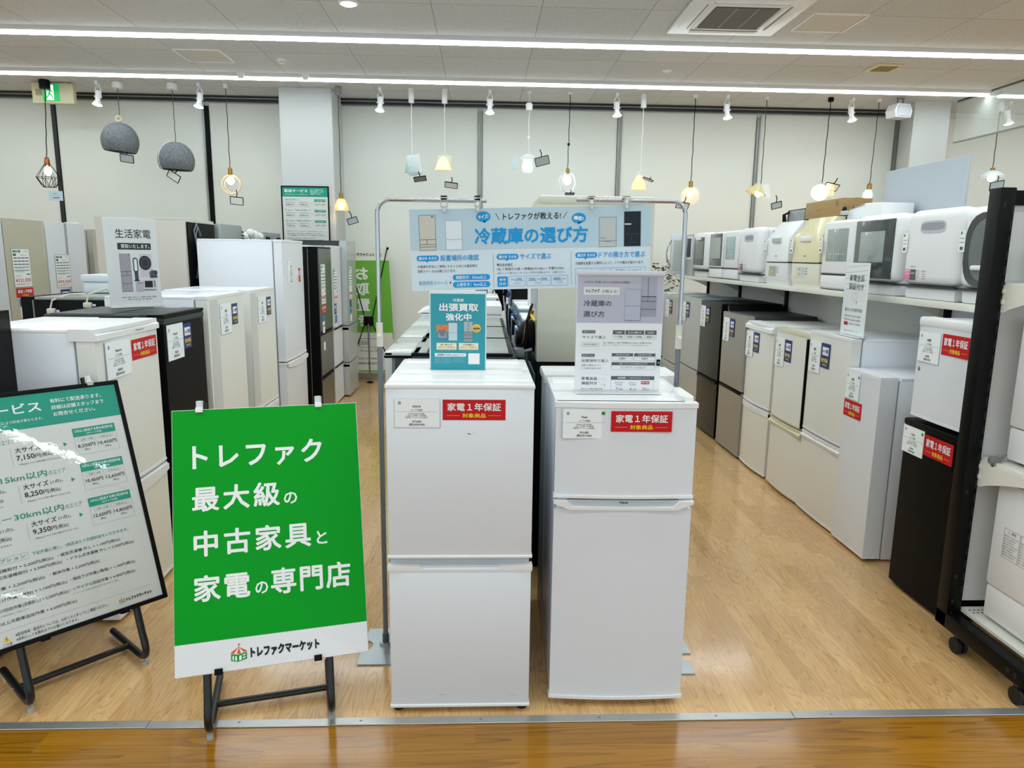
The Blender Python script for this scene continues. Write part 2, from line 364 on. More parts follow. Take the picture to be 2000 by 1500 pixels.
def tag(o, label, cat, group=None, kind=None):
    o['label'] = label; o['category'] = cat
    if group: o['group'] = group
    if kind: o['kind'] = kind
    return o
def thing(name, label, cat, loc=(0, 0, 0), rz=0.0, group=None):
    o = bpy.data.objects.new(name, None); COL.objects.link(o); o.empty_display_size = 0.1
    o.location = loc; o.rotation_euler = (0, 0, rz)
    return tag(o, label, cat, group)
def struct(o): o['kind'] = 'structure'; return o
def arc(c, r, a0, a1, n, f): return [f(c[0] + r * cos(R(a0 + (a1 - a0) * i / n)), c[1] + r * sin(R(a0 + (a1 - a0) * i / n))) for i in range(n + 1)]
K_ = ink('1d1f21'); W_ = ink('f4f5f6'); RED = ink('c8141d'); YEL = ink('ffd83a'); NAVY = ink('2a3b78'); GRY = ink('8b8f92'); DGR = ink('54565a')
TEAL = ink('1f9b84'); CARD = ink('f3f7f9'); BLU = ink('1690cf'); LBLU = ink('7fb4d8')

# ------------------------------------------------------------------ room shell
FLOOR_IN = wood_floor('oak_vinyl_floor', 0.082, 0.66, 'e9be84', '93602c', True, 0.13, 30.0, 0.8, 0.4, 0.001)
FLOOR_OUT = wood_floor('glossy_brown_floor', 0.152, 1.55, 'b37a1c', '5e380a', False, 0.17, 34.0, 1.0, 0.35, 0.002, 9.0, 0.035)
WY = 9.98
m = MB(); m.box(-9.5, 9.5, 2.42, WY + 0.2, -0.1, 0, FLOOR_IN); struct(m.build('floor'))
m = MB(); m.box(-9.5, 9.5, -5, 2.419, -0.1, -0.001, FLOOR_OUT); struct(m.build('floor_corridor'))
m = MB()
for x0, x1, dy in ((-9.5, -1.232, 0.0), (-1.23, -0.56, -0.004), (-0.558, 1.2, 0.0), (1.202, 9.5, 0.004)):
    m.box(x0, x1, 2.402 + dy, 2.444 + dy, -0.001, 0.004, ALU, 0.0015, 1)
for x in [-4.05 + 0.45 * i for i in range(19)]:
    m.lathe([(0.0001, 0.0052), (0.004, 0.0048), (0.0055, 0.004)], (x, 2.424, 0), GREYPOLE, 10)
struct(m.build('trim_1'))
m = MB(); m.box(-9.5, 9.5, -5, WY + 0.2, CEIL, CEIL + 0.1, ceiling_mat()); struct(m.build('ceiling'))
# back wall: flat panels with slots between them
joints = [-5.585, -3.628, -1.93, -0.05, 1.82, 3.71, 5.625]
m = MB(); m.box(-9.5, 9.5, WY, WY + 0.1, 0, CEIL, WALLW)
xs_ = [-9.5] + joints + [9.5]
for a, b in zip(xs_[:-1], xs_[1:]):
    m.box(a + 0.03, b - 0.03, WY - 0.03, WY, 0.06, CEIL - 0.08, WALLW, 0.004, 1)
struct(m.build('wall_back'))
m = MB(); m.box(-9.6, -9.5, 0.5, WY, 0, CEIL, WALLW); struct(m.build('wall_left'))
m = MB(); m.box(9.5, 9.6, 0.5, WY, 0, CEIL, WALLW); struct(m.build('wall_right'))
m = MB()
m.box(-9.5, 5.66, WY - 0.1, WY - 0.04, CEIL - 0.025, CEIL - 0.003, DARKGAP)
m.box(-9.5, 5.66, WY - 0.12, WY - 0.03, CEIL - 0.042, CEIL - 0.028, RAILGREY)
m.box(-9.5, 5.66, WY - 0.1, WY - 0.04, CEIL - 0.066, CEIL - 0.046, DARKGAP)
struct(m.build('trim_2'))
for i, x in enumerate(joints):
    m = MB(); dark = i in (0, 1)
    if dark:
        m.box(x - 0.024, x + 0.024, WY - 0.05, WY - 0.02, 0, CEIL - 0.12, DARKGAP if i == 0 else BLACKPL)
        if i == 1: m.box(x - 0.05, x - 0.026, WY - 0.06, WY - 0.02, 0, CEIL - 0.12, RAILGREY)
    else:
        m.box(x - 0.028, x - 0.008, WY - 0.055, WY - 0.02, 0, CEIL - 0.12, RAILGREY)
        m.box(x + 0.008, x + 0.024, WY - 0.055, WY - 0.02, 0, CEIL - 0.12, RAILGREY)
        m.box(x - 0.008, x + 0.008, WY - 0.04, WY - 0.02, 0, CEIL - 0.12, PILLARW if i > 2 else DARKGAP)
    struct(m.build('trim_%d' % (i + 3)))
m = MB(); m.box(-2.515, -1.87, 9.3, WY - 0.03, 0, CEIL, PILLARW, 0.006, 1); struct(m.build('pillar_1'))
m = MB(); m.prism([(5.46, 9.3), (5.93, 9.3), (5.93, WY), (5.66, WY)], 2, 0, CEIL, PILLARW, 0.0); struct(m.build('pillar_2'))

# ------------------------------------------------------------------ ceiling things
def led(name, label, x0, x1, y, n, lm=None, group='linear ceiling lights'):
    t = thing(name, label, 'ceiling light', ((x0 + x1) / 2, y, CEIL), 0, group); L = (x1 - x0) / 2
    h = MB(); h.prism([(-0.075, 0), (0.075, 0), (0.04, -0.032), (-0.04, -0.032)], 0, -L, L, HOUSING); h.build('housing', t)
    d = MB(); seg = 2 * L / n
    for i in range(n):
        a, b = -L + i * seg + 0.003, -L + (i + 1) * seg - 0.003
        d.prism([(-0.03, -0.0321), (0.03, -0.0321), (0.026, -0.056), (-0.026, -0.056)], 0, a, b, LEDS); d.box(a, b, -0.0255, 0.0255, -0.0585, -0.0562, lm or LEDM)
    d.build('diffuser', t)
led('linear_ceiling_light', 'long white LED line lamp on the ceiling, the nearer one beside the air conditioner', -8.0, 8.6, 7.12, 13)
led('linear_ceiling_light', 'long white LED line lamp on the ceiling above the row of spotlights', -8.0, 5.98, 8.7, 11, LEDM2)
led('linear_ceiling_light', 'short stretch of LED line lamp beyond the glass panel at the right', 6.14, 8.9, 8.74, 2, LEDM2)

# cassette air conditioner
t = thing('air_conditioner', 'square white ceiling cassette air conditioner with grey intake grille', 'air conditioner', (2.095, 6.275, CEIL))
m = MB(); m.box(-0.475, 0.475, -0.475, 0.475, -0.028, 0.0, WHITE2, 0.012); m.build('panel', t)
m = MB(); m.box(-0.26, 0.26, -0.26, 0.26, -0.036, -0.027, mat('filter_dark', '625f5b', 0.7), 0.004)
for i in range(26):
    y = -0.25 + i * 0.02; m.box(-0.255, 0.255, y, y + 0.006, -0.040, -0.034, mat('filter_grey', '8f8c86', 0.6))
for x in (-0.087, 0.087): m.box(x - 0.004, x + 0.004, -0.255, 0.255, -0.042, -0.034, mat('filter_rib', 'a9a6a0', 0.5))
m.build('intake_grille', t)
m = MB()
for a in (-1, 1):
    m.box(-0.29, 0.29, a * 0.29 - 0.014, a * 0.29 + 0.014, -0.034, -0.026, WHITE2, 0.003); m.box(a * 0.29 - 0.014, a * 0.29 + 0.014, -0.29, 0.29, -0.034, -0.026, WHITE2, 0.003)
m.build('grille_frame', t)
for i in range(4):
    m = MB(); m.box(-0.29, 0.29, 0.345, 0.425, -0.033, -0.026, WHITE2, 0.003); m.box(-0.3, 0.3, 0.335, 0.341, -0.0305, -0.026, DKSIDE); m.build('louver', t, rot=(0, 0, i * pi / 2))

def hatch(label, x, y, w):
    t = thing('access_hatch', label, 'ceiling hatch', (x, y, CEIL), 0, 'ceiling access hatches'); h = w / 2
    m = MB(); m.box(-h + 0.02, h - 0.02, -h + 0.02, h - 0.02, -0.006, 0, mat('hatch_board', 'd4d0c9', 0.9)); m.build('cover', t)
    m = MB()
    for a in (-1, 1):
        m.box(-h, h, a * h - 0.01, a * h + 0.01, -0.009, 0, WHITE2); m.box(a * h - 0.01, a * h + 0.01, -h, h, -0.009, 0, WHITE2)
    m.build('frame', t)
hatch('square ceiling access hatch left of the round smoke detector', -2.89, 7.96, 0.46)
hatch('square ceiling access hatch just beside the air conditioner', 2.94, 6.42, 0.46)
t = thing('smoke_detector', 'small round white smoke detector on the ceiling', 'smoke detector', (-2.12, 8.03, CEIL))
m = MB(); m.lathe([(0.05, 0), (0.05, -0.015), (0.036, -0.022), (0.034, -0.04), (0.0001, -0.045)], (0, 0, 0), WHITE2); m.build('body', t)
m = MB(); m.lathe([(0.035, -0.024), (0.035, -0.034)], (0, 0, 0), DKSIDE); m.build('sensor_slot', t)
t = thing('sprinkler_cover', 'small flat round sprinkler cap on the ceiling', 'sprinkler', (1.97, 8.1, CEIL))
m = MB(); m.lathe([(0.05, 0), (0.05, -0.006), (0.034, -0.009), (0.034, -0.016), (0.0001, -0.018)], (0, 0, 0), WHITE2); m.build('cap', t)
t = thing('air_vent', 'small yellowed square air vent in the ceiling', 'air vent', (4.19, 7.78, CEIL))
m = MB(); m.box(-0.14, 0.14, -0.14, 0.14, -0.014, 0, mat('yellowed_frame', 'ddd2a2', 0.5), 0.006); m.build('frame', t)
m = MB()
for i in range(12): m.box(-0.1, 0.1, -0.1 + i * 0.017, -0.092 + i * 0.017, -0.02, -0.013, mat('vent_brown', '9a8357', 0.6))
m.build('grille', t)
t = thing('downlight', 'bright round recessed downlight in the ceiling above the nearer LED line', 'downlight', (-1.1, 6.25, CEIL))
m = MB(); m.lathe([(0.085, 0), (0.082, -0.008), (0.066, -0.012), (0.062, 0)], (0, 0, 0), WHITE2); m.build('trim_ring', t)
m = MB(); m.lathe([(0.062, -0.004), (0.04, -0.022), (0.0001, -0.03)], (0, 0, 0), BULB); m.build('lamp', t)

# exit sign
t = thing('exit_sign', 'green and white running man exit sign on a beige box at the ceiling', 'exit sign', (-5.21, 9.3, 3.47))
EXB = mat('exit_box', 'd6d0ac', 0.5)
m = MB(); m.box(-0.245, 0.245, 0, 0.07, 0, 0.235, EXB, 0.008); m.build('housing', t)
m = MB(); m.frame(-0.115, 0.225, -0.001, 0.001); EXG = mat('exit_green', '13a455', 0.4, emit='13a455', estr=0.7, var=0); EXW = mat('exit_white', 'f4fff6', 0.4, emit='f4fff6', estr=1.1, var=0)
m.rect(0, 0, 200, 198, EXG, 1); m.rect(44, 12, 128, 186, EXW, 2); m.oval(84, 42, 13, 13, EXG, 3)
m.poly([(70, 58), (96, 60), (106, 80), (126, 88), (124, 96), (100, 92), (92, 84), (92, 110), (112, 132), (122, 170), (110, 172), (100, 142), (80, 122), (70, 140), (46, 168), (36, 160), (58, 132), (66, 104), (70, 78), (58, 84), (52, 104), (43, 100), (50, 76)], EXG, 3)
m.build('pictogram', t)
m = MB(); m.box(-0.2, -0.12, -0.004, 0.0, 0.09, 0.165, mat('exit_speaker', 'a89f86', 0.7), 0.003); m.build('speaker_grille', t)
m = MB(); m.cyl((-0.15, 0.035, 0.235), (-0.15, 0.035, 0.25), 0.02, EXB); m.cyl((0.15, 0.035, 0.235), (0.15, 0.035, 0.25), 0.02, EXB); m.build('mount', t)

# loudspeaker
t = thing('loudspeaker', 'white box loudspeaker hanging under the ceiling by the right pillar', 'speaker', (5.18, 9.15, 3.56), R(12))
m = MB(); m.prism([(-0.13, 0), (-0.09, 0.08), (0.09, 0.08), (0.13, 0), (0.11, -0.08), (-0.11, -0.08)], 1, -0.07, 0.09, WHITE2, 0.0); m.build('cabinet', t)
m = MB(); m.prism([(-0.1, 0), (-0.075, 0.065), (0.075, 0.065), (0.1, 0), (0.09, -0.065), (-0.09, -0.065)], 1, -0.082, -0.069, mat('speaker_grille', 'c9ced6', 0.6, bump=0.4, bscale=500), 0.0); m.build('grille', t)
m = MB(); m.box(-0.05, 0.05, -0.01, 0.01, 0.14, 0.16, RAILGREY); m.box(-0.045, -0.035, -0.01, 0.01, 0.06, 0.145, RAILGREY); m.box(0.035, 0.045, -0.01, 0.01, 0.06, 0.145, RAILGREY); m.build('bracket', t)

# glass smoke curtain under the ceiling, right
m = MB(); m.box(5.98, 6.0, 3.2, 9.25, CEIL - 0.5, CEIL, CURTAINGL); g = m.build('smoke_curtain'); tag(g, 'clear glass smoke curtain hanging from the ceiling by the right pillar', 'glass panel')
m = MB(); m.box(5.975, 6.005, 3.2, 9.25, CEIL - 0.515, CEIL - 0.5, RAILGREY); m.box(5.97, 6.01, 3.2, 9.25, CEIL - 0.012, CEIL - 0.0, DARKGAP); m.build('edge_strip', g)

# ------------------------------------------------------------------ spotlights on the lighting track
TY = 9.22
def spot(x, label, lean, y=TY):
    t = thing('spotlight', label, 'spotlight', (x, y, CEIL), 0, 'white spotlights under the ceiling')
    m = MB(); m.box(-0.018, 0.018, -0.045, 0.045, -0.045, 0.0, WHITE2, 0.004); m.build('track_adapter', t)
    m = MB(); m.tube([(-0.03, 0, -0.17), (-0.034, 0, -0.1), (-0.012, 0, -0.05), (0.012, 0, -0.05), (0.034, 0, -0.1), (0.03, 0, -0.17)], 0.005, WHITE2); m.build('yoke', t)
    m = MB(); m.T = Matrix.Translation((0, 0, -0.15)) @ Matrix.Rotation(lean, 4, 'Y') @ Matrix.Rotation(R(-10), 4, 'X')
    m.lathe([(0.0001, 0.045), (0.03, 0.04), (0.034, 0.0), (0.03, -0.05), (0.028, -0.06)], (0, 0, 0), WHITE2); m.cyl((-0.045, 0, -0.03), (0.045, 0, -0.03), 0.008, WHITE2, 8); m.build('socket', t)
    m2 = MB(); m2.T = m.T; m2.lathe([(0.022, -0.058), (0.036, -0.09), (0.054, -0.118), (0.054, -0.126)], (0, 0, 0), mat('bulb_shell', 'f2f2f2', 0.25)); m2.build('bulb', t)
    m3 = MB(); m3.T = m.T; m3.lathe([(0.053, -0.126), (0.035, -0.134), (0.0001, -0.137)], (0, 0, 0), BULB); m3.build('lamp_face', t)
for x, lean, lb in ((-4.63, 0.1, 'white spotlight just right of the exit sign'),
                    (-3.43, 0.12, 'white spotlight between the second felt lamp and the round glass ring lamp'),
                    (-1.265, 0.06, 'white spotlight over the upright pole of the left banner rack'),
                    (0.07, 0.0, 'white spotlight just right of the grey double wall rail above the hanging banner'),
                    (1.64, -0.05, 'white spotlight left of the orange glass pendant'),
                    (3.02, -0.08, 'white spotlight between the clear globe pendant and the brass cone pendant'),
                    (4.6, -0.12, 'white spotlight between the glowing round lamp and the slim bottle lamp'),
                    (6.62, -0.15, 'white spotlight beyond the glass curtain at the far right edge')):
    spot(x, lb, lean)
for x, lb in ((-2.74, 'small white adapter peeking over the LED line above the glass ring lamp'), (-2.02, 'small white adapter peeking over the LED line above the white pillar')):
    t = thing('track_fitting', lb, 'track fitting', (x, 8.62, CEIL), 0, 'small track fittings')
    m = MB(); m.lathe([(0.038, 0), (0.038, -0.03), (0.03, -0.06), (0.0001, -0.062)], (0, 0, 0), WHITE2); m.build('cap', t)
    m = MB(); m.lathe([(0.032, -0.035), (0.034, -0.04), (0.032, -0.045)], (0, 0, 0), CHROME); m.build('ring', t)

# ------------------------------------------------------------------ pendant lamps
def cord(t, z1, mt, r=0.004, top=None, mount=WHITE2, mr=0.04, mh=0.05, knot=None, dx=0.0):
    m = MB(); m.lathe([(mr * 0.8, 0), (mr, -0.01), (mr * 0.95, -mh), (0.0001, -mh - 0.004)], (0, 0, 0), mount); m.build('ceiling_mount', t)
    m = MB(); n = 14
    m.tube([(dx * i / n + 0.003 * sin(i * 1.7 + z1), 0, -mh + (z1 + mh) * i / n) for i in range(n + 1)], r, mt, 6)
    if knot: m.sphere((dx * 0.6, 0, knot), 0.018, mt, 8, 6)
    m.build('cord', t)
def ptag(t, x, z, lean=0.4, mt=None, big=1.0, tilt=0.3):
    m = MB(); m.T = Matrix.Translation((x, -0.03, z)) @ Matrix.Rotation(lean, 4, 'Y') @ Matrix.Rotation(tilt, 4, 'X')
    w, h = 0.078 * big, 0.046 * big
    m.box(-w, w, -0.002, 0.002, -h, h, mt or mat('tag_grey', 'b9c6ca', 0.4))
    for a in (-1, 1):
        m.box(-w, w, -0.004, 0.004, a * h - 0.004, a * h + 0.004, BLACKPL); m.box(a * w - 0.004, a * w + 0.004, -0.004, 0.004, -h, h, BLACKPL)
    m.tube([(0, 0, h), (0.01, 0, h + 0.04), (0, 0, h + 0.09)], 0.006, BLACKPL, 6); m.build('price_tag', t)
G = 'pendant lamps along the back wall'
def pend(label, x, z, name='pendant_lamp'): return thing(name, label, 'pendant lamp', (x, TY, CEIL), 0, G)
def ring(m, c, r, rr, mt, n=28): m.tube([(c[0] + r * cos(2 * pi * i / n), c[1], c[2] + r * sin(2 * pi * i / n)) for i in range(n)], rr, mt, 6, True)
TAGW = ink('f2f4f2')
t = pend('black wire cage pendant with a copper neck and glowing warm bulb', -5.25, 0); cord(t, -0.9, BLACKPL, 0.005, mount=BLACKPL, mr=0.06, mh=0.1, dx=-0.06)
m = MB(); m.lathe([(0.0001, -0.885), (0.02, -0.89), (0.03, -0.93), (0.032, -0.985), (0.0001, -0.99)], (-0.06, 0, 0), COPPER); m.build('socket', t)
m = MB(); P = lambda r, z, k: (-0.06 + r * cos(k), r * sin(k), z)
for i in range(8):
    a = 2 * pi * i / 8; a2 = a + 2 * pi / 8
    m.tube([P(0.03, -0.97, a), P(0.135, -1.13, a)], 0.003, BLACKPL, 5); m.tube([P(0.135, -1.13, a), P(0.07, -1.24, a + pi / 8)], 0.003, BLACKPL, 5)
    m.tube([P(0.135, -1.13, a2), P(0.07, -1.24, a + pi / 8)], 0.003, BLACKPL, 5); m.tube([P(0.135, -1.13, a), P(0.135, -1.13, a2)], 0.003, BLACKPL, 5); m.tube([P(0.07, -1.24, a + pi / 8), P(0.07, -1.24, a2 + pi / 8)], 0.003, BLACKPL, 5)
m.build('wire_cage', t); m = MB(); m.sphere((-0.06, 0, -1.05), 0.042, WARMB, sq=(1, 1, 1.3)); m.build('bulb', t)
m = MB(); m.box(-0.08, 0.09, -0.003, 0, -1.4, -1.285, mat('pale_tag', 'c3d8e2', 0.5)); m.frame(-0.08, -1.285, -0.003, 0.001); m.rect(20, 50, 150, 52, GRY); m.rect(60, 30, 100, 38, GRY); m.rect(50, 74, 130, 84, DGR); m.build('price_tag', t)
for x, zt, zb, lb, tg in ((-4.40, -0.47, -0.80, 'round grey felt dome pendant with a rope loop, the left and higher of the two', 0), (-3.755, -0.68, -1.0, 'round grey felt dome pendant, the right and lower of the two', 1)):
    t = pend(lb, x, 0); cord(t, zt, DKSIDE, 0.004, mr=0.062, mh=0.075)
    m = MB(); m.T = Matrix.Translation((0, 0, zt)) @ Matrix.Rotation(R(5 - 3 * tg), 4, 'Y') @ Matrix.Translation((0, 0, -zt)); m.lathe([(0.02, zt - 0.002), (0.07, zt - 0.01), (0.12, zt - 0.035), (0.165, zt - 0.08), (0.195, zt - 0.135), (0.21, zt - 0.2), (0.207, zt - 0.26), (0.19, zt - 0.315), (0.172, zb - 0.012), (0.165, zb - 0.012), (0.198, zt - 0.25), (0.15, zt - 0.085), (0.02, zt - 0.01)], (0, 0, 0), FELT, 36); m.T = None; m.build('shade', t)
    ph = R(255 if tg == 0 else 222)
    m = MB(); m.tube([((r + 0.002) * cos(ph), (r + 0.002) * sin(ph), z) for r, z in ((0.03, zt - 0.002), (0.07, zt - 0.01), (0.12, zt - 0.035), (0.165, zt - 0.08), (0.195, zt - 0.135), (0.21, zt - 0.2), (0.207, zt - 0.26), (0.19, zt - 0.315), (0.172, zb - 0.012))], 0.007 if tg else 0.0025, mat('felt_seam', 'd8dde0', 0.8) if tg else DKSIDE, 6)
    if not tg:
        ph = R(196); m.tube([((r + 0.002) * cos(ph), (r + 0.002) * sin(ph), z) for r, z in ((0.07, zt - 0.01), (0.12, zt - 0.035), (0.165, zt - 0.08), (0.195, zt - 0.135), (0.21, zt - 0.2), (0.207, zt - 0.26), (0.19, zt - 0.315))], 0.01, mat('felt_seam', 'd8dde0', 0.8), 6)
    m.build('seam', t)
    if tg == 0:
        m = MB(); ring(m, (-0.015, 0, zt + 0.045), 0.03, 0.011, mat('rope', 'd8ccb0', 0.9)); m.build('rope_loop', t)
    ptag(t, 0.06 if not tg else -0.04, zb - 0.09, 0.15 if not tg else 0.6, None if tg == 0 else TAGW, 1.0)
t = pend('gold and glass double ring pendant with black and white cord and warm bulb', -3.12, 0); cord(t, -0.98, DKSIDE, 0.005, mount=WHITE2, mr=0.03)
m = MB(); m.lathe([(0.0001, -0.97), (0.02, -0.975), (0.026, -1.0), (0.026, -1.06), (0.0001, -1.065)], (0, 0, 0), BRASS); m.build('socket', t)
m = MB(); ring(m, (0, 0, -1.17), 0.115, 0.007, mat('warm_ring', 'f2e3bb', 0.1, alpha=0.75)); ring(m, (0.01, 0.04, -1.17), 0.1, 0.006, mat('warm_ring', 'f2e3bb', 0.1)); m.build('ring_shade', t); m = MB(); m.sphere((0, 0, -1.13), 0.045, WARMB); m.build('bulb', t); ptag(t, 0.07, -1.37, 0.1, TAGW)
t = pend('small warm glass bell pendant with black cord next to the white pillar', -1.775, 0); cord(t, -1.25, DKSIDE, 0.005, mount=CHROME, mr=0.04, mh=0.1)
m = MB(); m.lathe([(0.0001, -1.25), (0.024, -1.255), (0.026, -1.33), (0.0001, -1.335)], (0, 0, 0), BRASS, 12); m.build('socket', t)
m = MB(); m.lathe([(0.03, -1.32), (0.06, -1.35), (0.09, -1.43), (0.088, -1.46), (0.082, -1.43), (0.05, -1.36)], (0, 0, 0), mat('amber_glass', 'f0d9a8', 0.08, alpha=0.6), 20); m.build('shade', t); m = MB(); m.sphere((0, 0, -1.41), 0.045, WARMB); m.build('bulb', t); ptag(t, 0.14, -1.59, -0.3, None, 0.8)
t = pend('pendant shade still wrapped in clear plastic on a white cord', -0.89, 0); cord(t, -0.77, WHITE2, 0.004, mr=0.036, mh=0.17)
m = MB(); m.lathe([(0.02, -0.78), (0.05, -0.8), (0.085, -0.95), (0.088, -1.0), (0.08, -0.95)], (0, 0, 0), mat('aqua_shade', 'bfdcd8', 0.15, alpha=0.5), 18); m.build('shade', t)
m = MB(); m.T = Matrix.Translation((0.03, -0.03, -0.9)) @ Matrix.Rotation(-0.18, 4, 'Y'); m.box(-0.09, 0.09, -0.045, 0.045, -0.13, 0.12, mat('plastic_wrap', 'eef5f8', 0.06, alpha=0.5, bump=0.6, bscale=14), 0.03, 3); m.build('plastic_wrap', t); ptag(t, 0.1, -1.07, -0.15, GRY, 0.95, 1.0)
t = pend('pale yellow glass bell pendant on a white cord with a tag below', -0.485, 0); cord(t, -0.76, WHITE2, 0.004, mr=0.036, mh=0.17)
m = MB(); m.box(-0.085, 0.085, -0.003, 0.003, -0.93, -0.78, mat('yellow_wrap', 'e8e8cb', 0.2, alpha=0.55), 0.001); m.build('plastic_wrap', t)
m = MB(); m.lathe([(0.02, -0.79), (0.06, -0.83), (0.105, -0.95), (0.105, -0.965), (0.095, -0.95), (0.05, -0.84)], (-0.02, 0, 0), mat('pale_yellow_glass', 'eeeac2', 0.15, alpha=0.85, emit='eeeac2', estr=0.3), 20); m.build('shade', t); ptag(t, 0.08, -1.14, 0.12, TAGW, 1.0, 0.9)
t = pend('clear frilled glass pendant with a bright bulb and side tag on a white cord', 0.555, 0); cord(t, -0.74, WHITE2, 0.004, mr=0.03, mh=0.03, knot=-0.55)
m = MB(); m.lathe([(0.03, -0.14), (0.045, -0.16), (0.04, -0.23), (0.0001, -0.24)], (0, 0, 0), WHITE2, 14); m.build('cord_grip', t)
m = MB(); m.lathe([(0.02, -0.74), (0.1, -0.78), (0.115, -0.8), (0.1, -0.795)], (0, 0, 0), GLASSC, 20); m.lathe([(0.06, -0.8), (0.075, -0.93), (0.06, -0.97)], (-0.01, 0, 0), GLASSC, 12); m.box(-0.2, -0.14, -0.01, 0, -0.93, -0.79, mat('blue_flap', 'cfe3ee', 0.2, alpha=0.8)); m.build('shade', t); m = MB(); m.sphere((-0.01, 0, -0.88), 0.055, COOLB); m.build('bulb', t); ptag(t, 0.17, -0.83, -0.25, mat('grey_tag', '9aa0a0', 0.5), 1.1, 0.2)
t = pend('upright oval glass ring pendant with white bulb on a black knotted cord', 1.06, 0); cord(t, -0.9, BLACKPL, 0.005, mr=0.03, mh=0.03, knot=-0.62, dx=-0.01)
m = MB(); m.lathe([(0.0001, -0.9), (0.018, -0.91), (0.028, -0.95), (0.028, -0.97)], (-0.01, 0, 0), BRASS, 12); m.build('socket', t)
m = MB(); m.tube([(-0.01 + 0.1 * cos(2 * pi * i / 28), 0, -1.08 + 0.125 * sin(2 * pi * i / 28)) for i in range(28)], 0.012, GLASSC, 8, True); m.tube([(0.0 + 0.09 * cos(2 * pi * i / 28), 0.05 * cos(2 * pi * i / 28), -1.08 + 0.125 * sin(2 * pi * i / 28)) for i in range(28)], 0.008, OPAL, 8, True); m.build('ring_shade', t); m = MB(); m.sphere((-0.01, 0, -1.05), 0.05, COOLB, sq=(1, 1, 1.25)); m.build('bulb', t); ptag(t, 0.02, -1.22, 0.0, GRY, 0.7, 1.3)
t = pend('peach glass bell pendant on a white cord over the right banner rack', 1.975, 0); cord(t, -0.93, WHITE2, 0.004, mr=0.036, mh=0.17)
m = MB(); m.lathe([(0.03, -0.98), (0.05, -1.02), (0.085, -1.08), (0.09, -1.15), (0.08, -1.14)], (-0.02, 0, 0), mat('peach_glass', 'f3cf9f', 0.15, alpha=0.9, emit='ffca8a', estr=0.8), 20); m.lathe([(0.03, -0.93), (0.035, -0.98), (0.05, -1.02)], (-0.02, 0, 0), GLASSC, 16); m.build('shade', t); ptag(t, 0.09, -1.03, 0.35, None, 0.8, 1.45)
t = pend('large clear glass globe pendant with a small bulb behind the right rack pole', 2.62, 0); cord(t, -1.03, BLACKPL, 0.005, mr=0.03, mh=0.04)
m = MB(); m.lathe([(0.0001, -1.03), (0.02, -1.035), (0.028, -1.05), (0.028, -1.12), (0.0001, -1.125)], (0, 0, 0), BRASS, 12); m.build('socket', t); m = MB(); m.sphere((0, 0, -1.22), 0.118, GLASSW, 24, 14); m.build('globe', t); m = MB(); m.sphere((0, 0, -1.18), 0.045, WARMB); m.build('bulb', t); ptag(t, -0.1, -1.34, 0.1, TAGW, 1.0, 0.8)
t = pend('slanting brass cone pendant with a white card on a black cord', 3.52, 0); cord(t, -1.06, DKSIDE, 0.005, mr=0.03, mh=0.04)
m = MB(); m.T = Matrix.Translation((0, 0, -1.06)) @ Matrix.Rotation(R(16), 4, 'Y') @ Matrix.Translation((0, 0, 1.06)); m.lathe([(0.02, -1.05), (0.05, -1.09), (0.13, -1.185), (0.12, -1.18), (0.04, -1.1)], (-0.03, 0, 0), mat('gold_paint', 'ddd3a8', 0.4, metal=0.2), 24); m.build('shade', t); 
m = MB(); m.T = Matrix.Translation((0.06, -0.03, -1.14)) @ Matrix.Rotation(-0.25, 4, 'Y'); m.box(-0.045, 0.045, -0.002, 0.002, -0.1, 0.08, TAGW); m.build('white_card', t); m = MB(); m.sphere((-0.03, 0, -1.18), 0.04, WARMB); m.build('bulb', t); ptag(t, 0.21, -1.32, -0.25, None, 0.85)
t = pend('glowing warm white ball lamp with a tag on top on a black cord', 4.33, 0); cord(t, -1.03, BLACKPL, 0.005, mount=BLACKPL, mr=0.035, mh=0.05, dx=-0.02)
m = MB(); m.sphere((-0.04, 0, -1.15), 0.105, mat('ball_glow', 'fff3d6', 0.3, emit='fff0cf', estr=5.0), 20, 12, (1, 1, 0.95)); m.build('globe', t); m = MB(); m.box(-0.06, 0.13, -0.06, 0.06, -1.2, -1.06, mat('amber_wrap', 'f3dfae', 0.2, alpha=0.6), 0.03); m.build('shade', t); ptag(t, 0.09, -1.08, 0.2, TAGW, 1.1, 0.8)
t = pend('slim clear bottle shaped glass pendant with white bulb left of the grey board', 4.95, 0); cord(t, -1.03, BLACKPL, 0.004, mr=0.03, mh=0.04, dx=-0.02)
m = MB(); m.lathe([(0.0001, -1.02), (0.022, -1.03), (0.03, -1.05), (0.03, -1.1), (0.0001, -1.105)], (-0.02, 0, 0), BRASS, 12); m.build('socket', t); m = MB(); m.lathe([(0.03, -1.1), (0.06, -1.14), (0.06, -1.27), (0.045, -1.29)], (-0.035, 0, 0), GLASSC, 16); m.build('shade', t); m = MB(); m.sphere((-0.03, 0, -1.18), 0.045, COOLB, sq=(1, 1, 1.3)); m.build('bulb', t); ptag(t, 0.26, -1.28, 0.9, None, 0.8)
t = pend('flat white glass plate pendant beyond the glass curtain, above the black rack', 6.52, 0); cord(t, -0.8, DKSIDE, 0.005, mr=0.045, mh=0.12)
m = MB(); m.lathe([(0.0001, -0.8), (0.025, -0.81), (0.03, -0.86)], (0, 0, 0), BRASS, 12); m.build('socket', t); m = MB(); m.lathe([(0.03, -0.84), (0.1, -0.87), (0.16, -0.92), (0.155, -0.925), (0.08, -0.885), (0.03, -0.86)], (0, 0, 0), OPAL, 28); m.build('plate_shade', t); m = MB(); m.sphere((0, 0, -0.93), 0.05, COOLB); m.build('bulb', t); ptag(t, 0.06, -1.03, -0.2, mat('pale_tag', 'c3d8e2', 0.5), 1.15)

